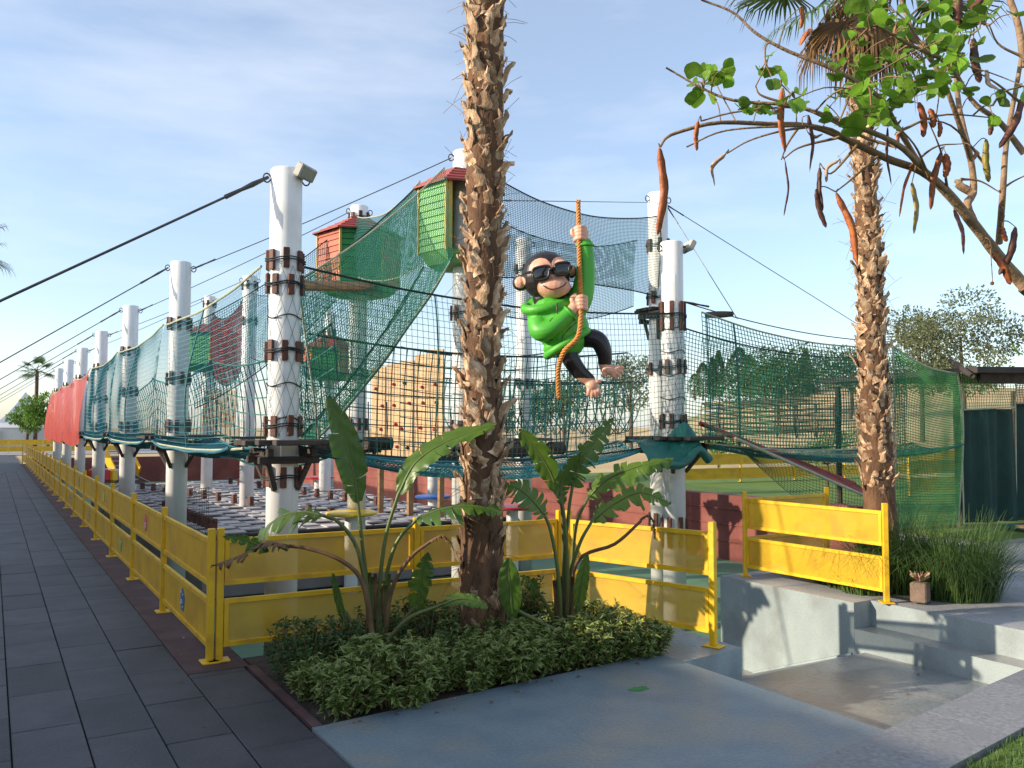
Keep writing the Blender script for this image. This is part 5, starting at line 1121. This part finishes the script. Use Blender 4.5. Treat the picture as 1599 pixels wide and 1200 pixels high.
def orchid_leaf_mesh(seed):
    r_ = random.Random(seed); out = [(0, 0, 0)]; n = 9; fo = r_.uniform(0.2, 0.9); cu = r_.uniform(-4, 2)
    for s in (1, -1):
        for i in range(n):
            a = math.pi*(i/(n-1)); x = s*(0.010+0.036*math.sin(a)*1.0+0.012*math.sin(a/2)); y = 0.042-0.042*math.cos(a)*1.05+(-0.004 if i == n-1 else 0)
            if i == n-1: x = s*0.008
            if i == 0: x = s*0.003
            out.append((x, y, abs(x)*fo+(y*y)*cu+r_.uniform(-0.003, 0.003)))
    V = np.array(out+[(0, 0.035, -0.001), (0, 0.074, 0.0)]); c, tp = len(V)-2, len(V)-1; F = []
    for b0, fl in ((1, False), (1+n, True)):
        for i in range(n-1):
            t3 = [c, b0+i, b0+i+1]; F.append(t3[::-1] if fl else t3)
        t3 = [c, b0+n-1, tp]; F.append(t3[::-1] if fl else t3); t3 = [0, b0, c]; F.append(t3 if fl else t3[::-1])
    mb = MB().add(V, F); mb.tube([(0, -0.025, 0.006), (0, 0, 0)], 0.0012, 4)
    return mb.mesh('leaf', M['oleaf' if seed % 3 else 'oleaf2'], smooth=True)
OL = [orchid_leaf_mesh(i) for i in range(9)]
clusters = [(1340, 60, 2.3, 55, 60, 26), (1440, 70, 2.4, 60, 55, 34), (1500, 40, 2.45, 60, 40, 26), (1410, 140, 2.35, 70, 35, 30), (1345, 130, 1.95, 26, 26, 9), (1470, 120, 2.3, 50, 30, 20), (1400, 20, 2.4, 70, 30, 26), (1500, 90, 2.1, 40, 25, 10),
            (1098, 130, 2.25, 24, 26, 13), (1110, 105, 2.25, 15, 10, 6), (1195, 95, 2.25, 12, 22, 4), (1205, 120, 2.25, 16, 6, 3), (1180, 168, 2.2, 28, 14, 9), (1232, 155, 2.2, 22, 12, 7), (1310, 192, 2.0, 28, 14, 8), (1360, 165, 1.95, 20, 18, 6), (1375, 180, 2.35, 40, 14, 12), (1550, 165, 2.3, 25, 20, 3), (1597, 135, 2.3, 5, 12, 2), (1530, 45, 2.2, 30, 20, 8), (1595, 552, 1.6, 2, 6, 1), (1385, 100, 2.6, 60, 40, 18)]
nl = 0; BR_ALL = np.vstack(BRP)
def twig_to(p, r=0.0013):
    q = BR_ALL[np.argmin(np.linalg.norm(BR_ALL-p, axis=1))]
    MB().tube(smooth_path([q, (p+q)/2+np.array([random.uniform(-.01, .01), random.uniform(-.01, .01), 0.012]), p], 7), np.linspace(r*1.6, r, 7), 4).build('twig', M['twig'], ot, smooth=True)
for (cx, cy, d, rx, ry, k) in clusters:
    if k > 1: twig_to(P(cx, cy, d), 0.0022)
    BR_ALL = np.vstack([BR_ALL, np.linspace(BR_ALL[np.argmin(np.linalg.norm(BR_ALL-P(cx, cy, d), axis=1))], P(cx, cy, d), 12)])
    for q in range(int(k*0.72+0.9)):
        p = P(cx+random.gauss(0, 0.62)*rx, cy+random.gauss(0, 0.62)*ry, d+random.gauss(0, 0.09))
        W = Matrix.Translation(p) @ Matrix.Rotation(random.random()*6.28, 4, 'Z') @ Matrix.Rotation(random.uniform(-1.4, 0.3), 4, 'X') @ Matrix.Rotation(random.uniform(-0.7, 0.7), 4, 'Y') @ Matrix.Scale(random.uniform(0.26, 0.60), 4)
        link(bpy.data.objects.new('leaf', random.choice(OL)), ot, W); nl += 1
        if q % 2 == 0 and k > 1: twig_to(p)
def pod_obj(x0, y0, x1, y1, d, w, m, curl=0.12):
    a, b_ = P(x0, y0, d), P(x1, y1, d); L = np.linalg.norm(b_-a); dr = (b_-a)/L; tw = random.uniform(-1.3, 1.3)
    sd = np.cross(dr, _F); sd /= np.linalg.norm(sd); nn_ = np.cross(dr, sd); mid = (a+b_)/2+sd*L*curl*random.choice((-1, 1))*0.5+nn_*L*0.03
    pth = smooth_path([a, a*0.7+mid*0.3, mid, b_*0.7+mid*0.3, b_], 18); n = 18; mb = MB(); rows = []
    f = np.linspace(0, 1, n); pr = np.clip(np.sin(np.pi*np.clip(f, 0.02, 0.97))**0.45, 0.05, 1)*(1-0.15*f); pr[-1] = 0.05; pr = pr*(1+0.10*np.sin(np.arange(n)*1.9))
    ww = w/2*d/FPX
    for i in range(n):
        s2 = sd*math.cos(tw*f[i])+nn_*math.sin(tw*f[i]); n2 = nn_*math.cos(tw*f[i])-sd*math.sin(tw*f[i])
        bl = 0.0010*(1+0.7*math.sin(i*2.2))*pr[i]
        rows += [pth[i]-s2*ww*pr[i], pth[i]-n2*bl, pth[i]+s2*ww*pr[i], pth[i]+n2*bl]
    o = np.arange(n-1)[:, None]*4; F = np.concatenate([o+np.array([[k, (k+1) % 4, 4+(k+1) % 4, 4+k]]) for k in range(4)])
    mb.add(rows, F); mb.build('pod', M[m], ot, smooth=True); twig_to(a)
for x0, y0, x1, y1, d, w, m in ((1030, 232, 1027, 368, 2.33, 15, 'pod1'), (1222, 138, 1226, 238, 2.3, 13, 'pod1'), (1262, 180, 1264, 270, 2.35, 10, 'pod2'), (1090, 190, 1088, 236, 2.3, 9, 'pod1'), (1306, 302, 1338, 412, 2.4, 12, 'pod1'), (1274, 296, 1290, 356, 2.4, 9, 'pod2'), (1280, 262, 1285, 330, 2.4, 8, 'pod2'), (1226, 252, 1224, 338, 2.4, 4, 'pod2'),
    (1424, 286, 1427, 366, 2.45, 11, 'pod3'), (1470, 238, 1453, 328, 2.5, 12, 'pod1'), (1428, 250, 1404, 340, 2.5, 6, 'pod1'), (1386, 200, 1392, 290, 2.4, 6, 'pod2'), (1490, 328, 1505, 398, 2.6, 10, 'pod2'), (1435, 160, 1442, 215, 2.4, 12, 'pod1'), (1477, 240, 1476, 278, 2.45, 12, 'pod1'), (1452, 170, 1458, 200, 2.4, 11, 'pod1'), (1540, 218, 1544, 285, 2.5, 11, 'pod3'),
    (1586, 355, 1560, 430, 2.6, 12, 'pod2'), (1550, 395, 1578, 445, 2.6, 12, 'pod1'), (1598, 150, 1560, 232, 2.3, 12, 'pod2'), (1520, 60, 1530, 130, 2.5, 14, 'pod2'), (1535, -5, 1508, 40, 2.4, 13, 'pod2'), (1498, -10, 1497, 40, 2.4, 16, 'pod2'), (1252, 10, 1250, 45, 2.3, 8, 'pod1'), (1268, 45, 1248, 72, 2.3, 10, 'pod1'), (1400, 40, 1396, 75, 2.35, 10, 'pod1'), (1565, 355, 1572, 378, 2.6, 10, 'pod1'), (1402, 210, 1398, 235, 2.35, 9, 'pod1'), (1550, 440, 1549, 440+6, 2.6, 6, 'pod2'), (1545, 185, 1546, 212, 2.4, 9, 'pod2'), (1467, 190, 1466, 215, 2.4, 9, 'pod1')):
    pod_obj(x0, y0, x1, y1, d, w, m)
for x0, y0, x1, y1, d, w in ((1133, 240, 1116, 292, 2.3, 9), (1210, 172, 1220, 188, 2.3, 10), (1310, 250, 1290, 285, 2.4, 7), (1540, 110, 1562, 142, 2.4, 13), (1528, 238, 1522, 262, 2.45, 11), (1262, 208, 1285, 210, 2.35, 6), (1403, 195, 1398, 212, 2.35, 8)):
    pod_obj(x0, y0, x1, y1, d, w, 'husk', 0.5)

# ================================================================== BACKGROUND
def bg_tree(name, label, u, v, h, crown_r, n, L, m, trunk_r=0.12, clumps=9, squash=0.75, z0=0.0, cz=0.56, group=None):
    t = thing(name, label, 'tree', (u, v, z0), group); cs, rs = [], []
    for q in range(clumps):
        a = rng.random()*6.28; rr = crown_r*math.sqrt(rng.random())*0.75
        cs.append((u+rr*math.cos(a), v+rr*math.sin(a), z0+h*cz+rng.uniform(-1, 1)*h*0.2)); s = crown_r*rng.uniform(0.28, 0.5); rs.append((s, s, s*squash))
    V, F, rn, ed = leaf_cloud(n, cs, rs, L, L*0.5); link(bpy.data.objects.new('crown', to_mesh('crown', V, [F], M[m], attrs={'rnd': rn})), t)
    mb = MB(); mb.tube([(u, v, z0-0.1), (u+0.05, v, z0+h*0.3), (u, v+0.05, z0+h*0.6)], np.array([trunk_r, trunk_r*0.75, trunk_r*0.4]), 8)
    for c in cs[:6]: mb.tube(smooth_path([(u, v, z0+h*0.35), ((u+c[0])/2, (v+c[1])/2, (z0+h*0.4+c[2])/2), c], 6), np.linspace(trunk_r*0.45, 0.02, 6), 5)
    mb.build('trunk', M['trunk'], t)
def cypress(label, px, ptop, pbase, d, w, group):
    b = P(px, pbase, d); tp = P(px, ptop, d); h = tp[2]-b[2]; t = thing('cypress_tree', label, 'tree', b, group); n = 1500
    f = rng.random(n)**0.8; r = w*d/FPX/2*np.sin(np.pi*np.clip(0.12+0.88*f, 0, 1))**0.7*(0.5+0.5*rng.random(n)); a = rng.random(n)*6.28
    C = np.stack([b[0]+r*np.cos(a), b[1]+r*np.sin(a), b[2]+h*f], 1); D = np.stack([np.cos(a)*0.5, np.sin(a)*0.5, np.ones(n)], 1)
    V, F, rn, ed = leaves_np(C, D, rng.normal(size=(n, 3)), h*0.06, h*0.025); link(bpy.data.objects.new('crown', to_mesh('crown', V, [F], M['cyp'], attrs={'rnd': rn})), t)
    MB().tube([b-np.array([0, 0, 0.3]), b+np.array([0, 0, h*0.5])], 0.12, 6).build('trunk', M['trunk'], t)
for k, (px, pt, w) in enumerate(((1098, 568, 26), (1113, 560, 14), (1123, 550, 18), (1155, 545, 42), (1172, 556, 30), (1195, 570, 34), (1213, 562, 26), (1240, 572, 24), (1259, 548, 18), (1270, 578, 20), (1085, 585, 24), (1300, 590, 30))):
    cypress(f'dark cypress in the tree line on the dry hill, {ORD[[1,2,3,4,5,6,7,8,9,10,0,11][k]]} from the left', px, pt, 622, 95+3*(k % 4), w, 'cypresses on the hill')
def at_d(px, d): q = P(px, 668, d); return q[0], q[1]
for k, (px, d, h, r, n, L, m, lab) in enumerate(((985, 55, 7.2, 3.0, 2600, 0.22, 'olive', 'grey green tree seen through the net between the monkey feet and the tarp pole'), (1440, 42, 8.0, 2.2, 4500, 0.17, 'olive', 'left half of the wispy tree above the bright green net'), (1505, 40, 8.6, 3.2, 8000, 0.17, 'olive', 'wide wispy tree above the bright green net and dark shelter'),
        (880, 60, 6.4, 3.0, 2200, 0.25, 'treel', 'dark tree seen through nets behind the monkey figure'), (820, 62, 5.6, 3.0, 2000, 0.25, 'treel', 'dark tree behind the nets just right of the left palm'), (1215, 70, 7.0, 5.0, 4200, 0.3, 'treel', 'broad dark green tree behind the long right net'), (1330, 60, 5.5, 3.5, 2600, 0.25, 'treel', 'dark tree behind the right palm trunk'),
        (75, 62, 5.2, 1.7, 2600, 0.26, 'treeb', 'bright green tree left of the red netting by the white tent'), (42, 64, 4.2, 1.2, 1500, 0.24, 'treeb', 'small round bright green tree beside the white tent'), (1120, 30, 1.8, 1.0, 1200, 0.10, 'lawn' if False else 'treeb', 'small green bush on the lawn below the hill'), (1290, 24, 1.9, 1.0, 1300, 0.09, 'treeb', 'green bush left of the right palm under the net floor'))):
    u, v = at_d(px, d); bg_tree('tree' if h > 2 else 'bush', lab, u, v, h, r, n, L, m, 0.14 if h > 2 else 0.04, 11, z0=float(max(0, hill_h(np.array(u), np.array(v)))))
def fan_palm(label, px, py, d, L):
    c = P(px, py, d); t = thing('palm_tree', label, 'palm tree', (c[0], c[1], 0), 'far palms'); MB().tube([(c[0], c[1], -0.1), c], np.array([0.16, 0.13]), 8).build('trunk', M['bark'], t)
    for q in range(16): link(fan_leaf(c, q*0.42+random.uniform(-.2, .2), random.uniform(-0.5, 1.2), L, False), t)
fan_palm('small far palm behind the bright green tree', 58, 580, 66, 1.0)
fan_palm('tall palm whose fronds enter at the left picture edge', -72, 385, 24, 1.1)
# white tent
tt = thing('white_tent', 'white peaked tent at the far end of the path', 'tent', P(38, 690, 68))
c = P(38, 690, 68); c[2] = 0; w = 2.6; ap = P(38, 612, 68)
m = MB(); co = [c+np.array([sx*w, sy*w, 0]) for sx, sy in ((-1, -1), (1, -1), (1, 1), (-1, 1))]; ev = [q+np.array([0, 0, 1.7]) for q in co]
m.add(co+ev, [[i, (i+1) % 4, 4+(i+1) % 4, 4+i] for i in range(4)]); m.build('tent_wall', M['canvas'], tt)
m = MB(); ring = [[c+(e-c)*np.array([f, f, 1])+np.array([0, 0, (ap[2]-1.7)*(1-f)**1.5]) for e in [q*1.0+np.array([0, 0, 0]) for q in ev]] for f in (1.04, 0.75, 0.5, 0.28, 0.1, 0.01)]
m.add(np.array(ring).reshape(-1, 3), [[r_*4+i, r_*4+(i+1) % 4, r_*4+4+(i+1) % 4, r_*4+4+i] for r_ in range(5) for i in range(4)]); m.build('tent_roof', M['canvas'], tt)
MB().bar(co[0]+np.array([0.9, -0.03, 0]), co[0]+np.array([0.9, -0.03, 1.5]), 0.9, 0.02).build('door_flap', M['render'], tt)
# shelter with dark tarp curtains at the right edge
sh = thing('tarp_shelter', 'dark roofed shelter closed with dark green tarp curtains at the right edge', 'shelter', (16.5, 9.0, 0))
for (x, y) in ((14.05, 8.45), (17.6, 7.6), (20.5, 7.0), (14.9, 11.5), (20.6, 11.0)): MB().tube([(x, y, -0.05), (x, y, 2.55)], 0.06, 8).build('post', M['log'], sh)
MB().bar((14.3, 9.9, 2.66), (22, 8.3, 2.80), 3.9, 0.10).build('roof', M['roofd'], sh)
MB().bar((14.2, 8.15, 2.54), (21, 6.75, 2.55), 0.08, 0.14).build('beam', M['log'], sh)
for k, (a, b_, zt_) in enumerate((((13.92, 8.32), (15.05, 8.05), 2.02), ((15.10, 8.03), (18.2, 7.4), 2.12), ((18.25, 7.4), (21, 6.9), 2.12))):
    a, b_ = np.array(a), np.array(b_); s = np.linspace(0, 1, 40); q = np.linspace(0, 1, 8); S2, Q2 = np.meshgrid(s, q, indexing='ij'); L = np.linalg.norm(b_-a)
    x = a[0]+(b_[0]-a[0])*S2; y = a[1]+(b_[1]-a[1])*S2+0.05*np.sin(S2*L*9+k)*(0.5+Q2)+0.03*np.sin(S2*L*23); z = zt_*(1-Q2)+0.10*Q2
    i = np.arange(39)[:, None]*8+np.arange(7)[None]
    cu = link(bpy.data.objects.new('curtain', to_mesh('curtain', np.stack([x, y, z], -1).reshape(-1, 3), [np.stack([i, i+8, i+9, i+1], -1).reshape(-1, 4)], M['tarp'], smooth=True)), sh)
    MB().tube(np.stack([x[0], y[0]-0.02, z[0]], 1), 0.012, 5).build('lace', M['pale'], cu)
S = ruled((13.92, 8.25, 2.0), (15.0, 7.98, 2.05), (13.92, 8.3, 2.62), (15.0, 8.0, 2.55), 0, 0.03, (0, -0.03, 0))
net('safety_net', 'short light green net strip above the dark tarp curtain', S, 24, 12, 0.005, 'greenl', em='pale', er=0.014, edge=('top', 'bottom', 'right'))
S = ruled((15.05, 7.98, 2.1), (19, 7.2, 2.1), (15.05, 7.98, 2.48), (19, 7.2, 2.48), 0, 0.0, (0, -0.02, 0))
net('reed_strip', 'olive reed coloured mesh strip under the shelter roof', S, 60, 14, 0.009, 'reed', em='dark', er=0.012)
MB().add([(14.4, 7.5, 0.02), (17.5, 6.9, 0.02), (17.6, 7.8, 0.05), (14.5, 8.1, 0.05), (15.5, 7.2, 0.10), (16.4, 7.4, 0.14)], [[0, 4, 3], [4, 5, 3], [5, 2, 3], [4, 1, 5], [1, 2, 5], [0, 1, 4]]).build('groundsheet', M['tealtarp'], sh)
wd = thing('wooden_deck', 'low weathered wooden deck step at the right edge in front of the dark curtains', 'deck', (13.6, 6.3, 0))
for q in range(7): MB().bbox((13.9, 5.75+q*0.17, 0.24), (1.9, 0.155, 0.04), 0.005, rz=-0.12).build('plank', M['wood'], wd)
for q in range(3): MB().bbox((13.1+q*0.8, 6.2, 0.11), (0.10, 1.1, 0.20), 0.005, rz=-0.12).build('joist', M['log'], wd)

# ================================================================== SMALL THINGS ON THE GROUND
def splat(name, label, u, v, r, m, seed):
    r_ = random.Random(seed); n = 26; an = [2*math.pi*i/n for i in range(n)]; rr = [r*(0.6+0.4*r_.random()) for _ in an]
    V = [(u, v, 0.0035)]+[(u+1.5*q*math.cos(a), v+0.8*q*math.sin(a), 0.002) for a, q in zip(an, rr)]
    o = MB().add(V, [[0, 1+i, 1+(i+1) % n] for i in range(n)]).build(name, M[m]); tag(o, label, 'stain')
c = P(998, 1075, 5.55); splat('paint_splash', 'small green paint splash on the blue grey slab', c[0], c[1], 0.065, 'hgreen', 3)
fl_m = [leaves_np(np.zeros((1, 3)), np.array([[1.0, 0, 0.05]]), np.array([[0, 0.2, 1.0]]), 0.055, 0.03, 0.2) for _ in range(3)]
flm = [to_mesh('fallen_leaf', a[0]+np.array([0, 0, 0.006]), [a[1]], M[q]) for a, q in zip(fl_m, ('deadleaf', 'husk', 'olive_dry' if False else 'deadleaf'))]
for k in range(26):
    if k < 14: u = random.uniform(1.7, 4.3); v = 4.80+0.07*(u-1.6)-abs(random.gauss(0, 0.10))-0.03
    elif k < 20: u = random.uniform(1.0, 1.55); v = random.uniform(4.2, 7.5)
    else: u = random.uniform(4.6, 7.0); v = random.uniform(3.5, 4.6)
    z = 0.001 if k < 20 else -0.449
    o = bpy.data.objects.new('fallen_leaf', random.choice(flm)); s_ = random.uniform(0.45, 0.95)
    link(o, None, Matrix.Translation((u, v, z)) @ Matrix.Rotation(random.random()*6.28, 4, 'Z') @ Matrix.Scale(s_, 4))
    tag(o, 'small dry leaf fallen on the blue slab along the bed edge' if k < 14 else ('small dry leaf fallen on the dark paving beside the bed' if k < 20 else 'small dry leaf lying on the sunken grey floor'), 'leaf', 'leaves on the slab' if k < 14 else ('leaves on the paving' if k < 20 else 'leaves on the sunken floor'))
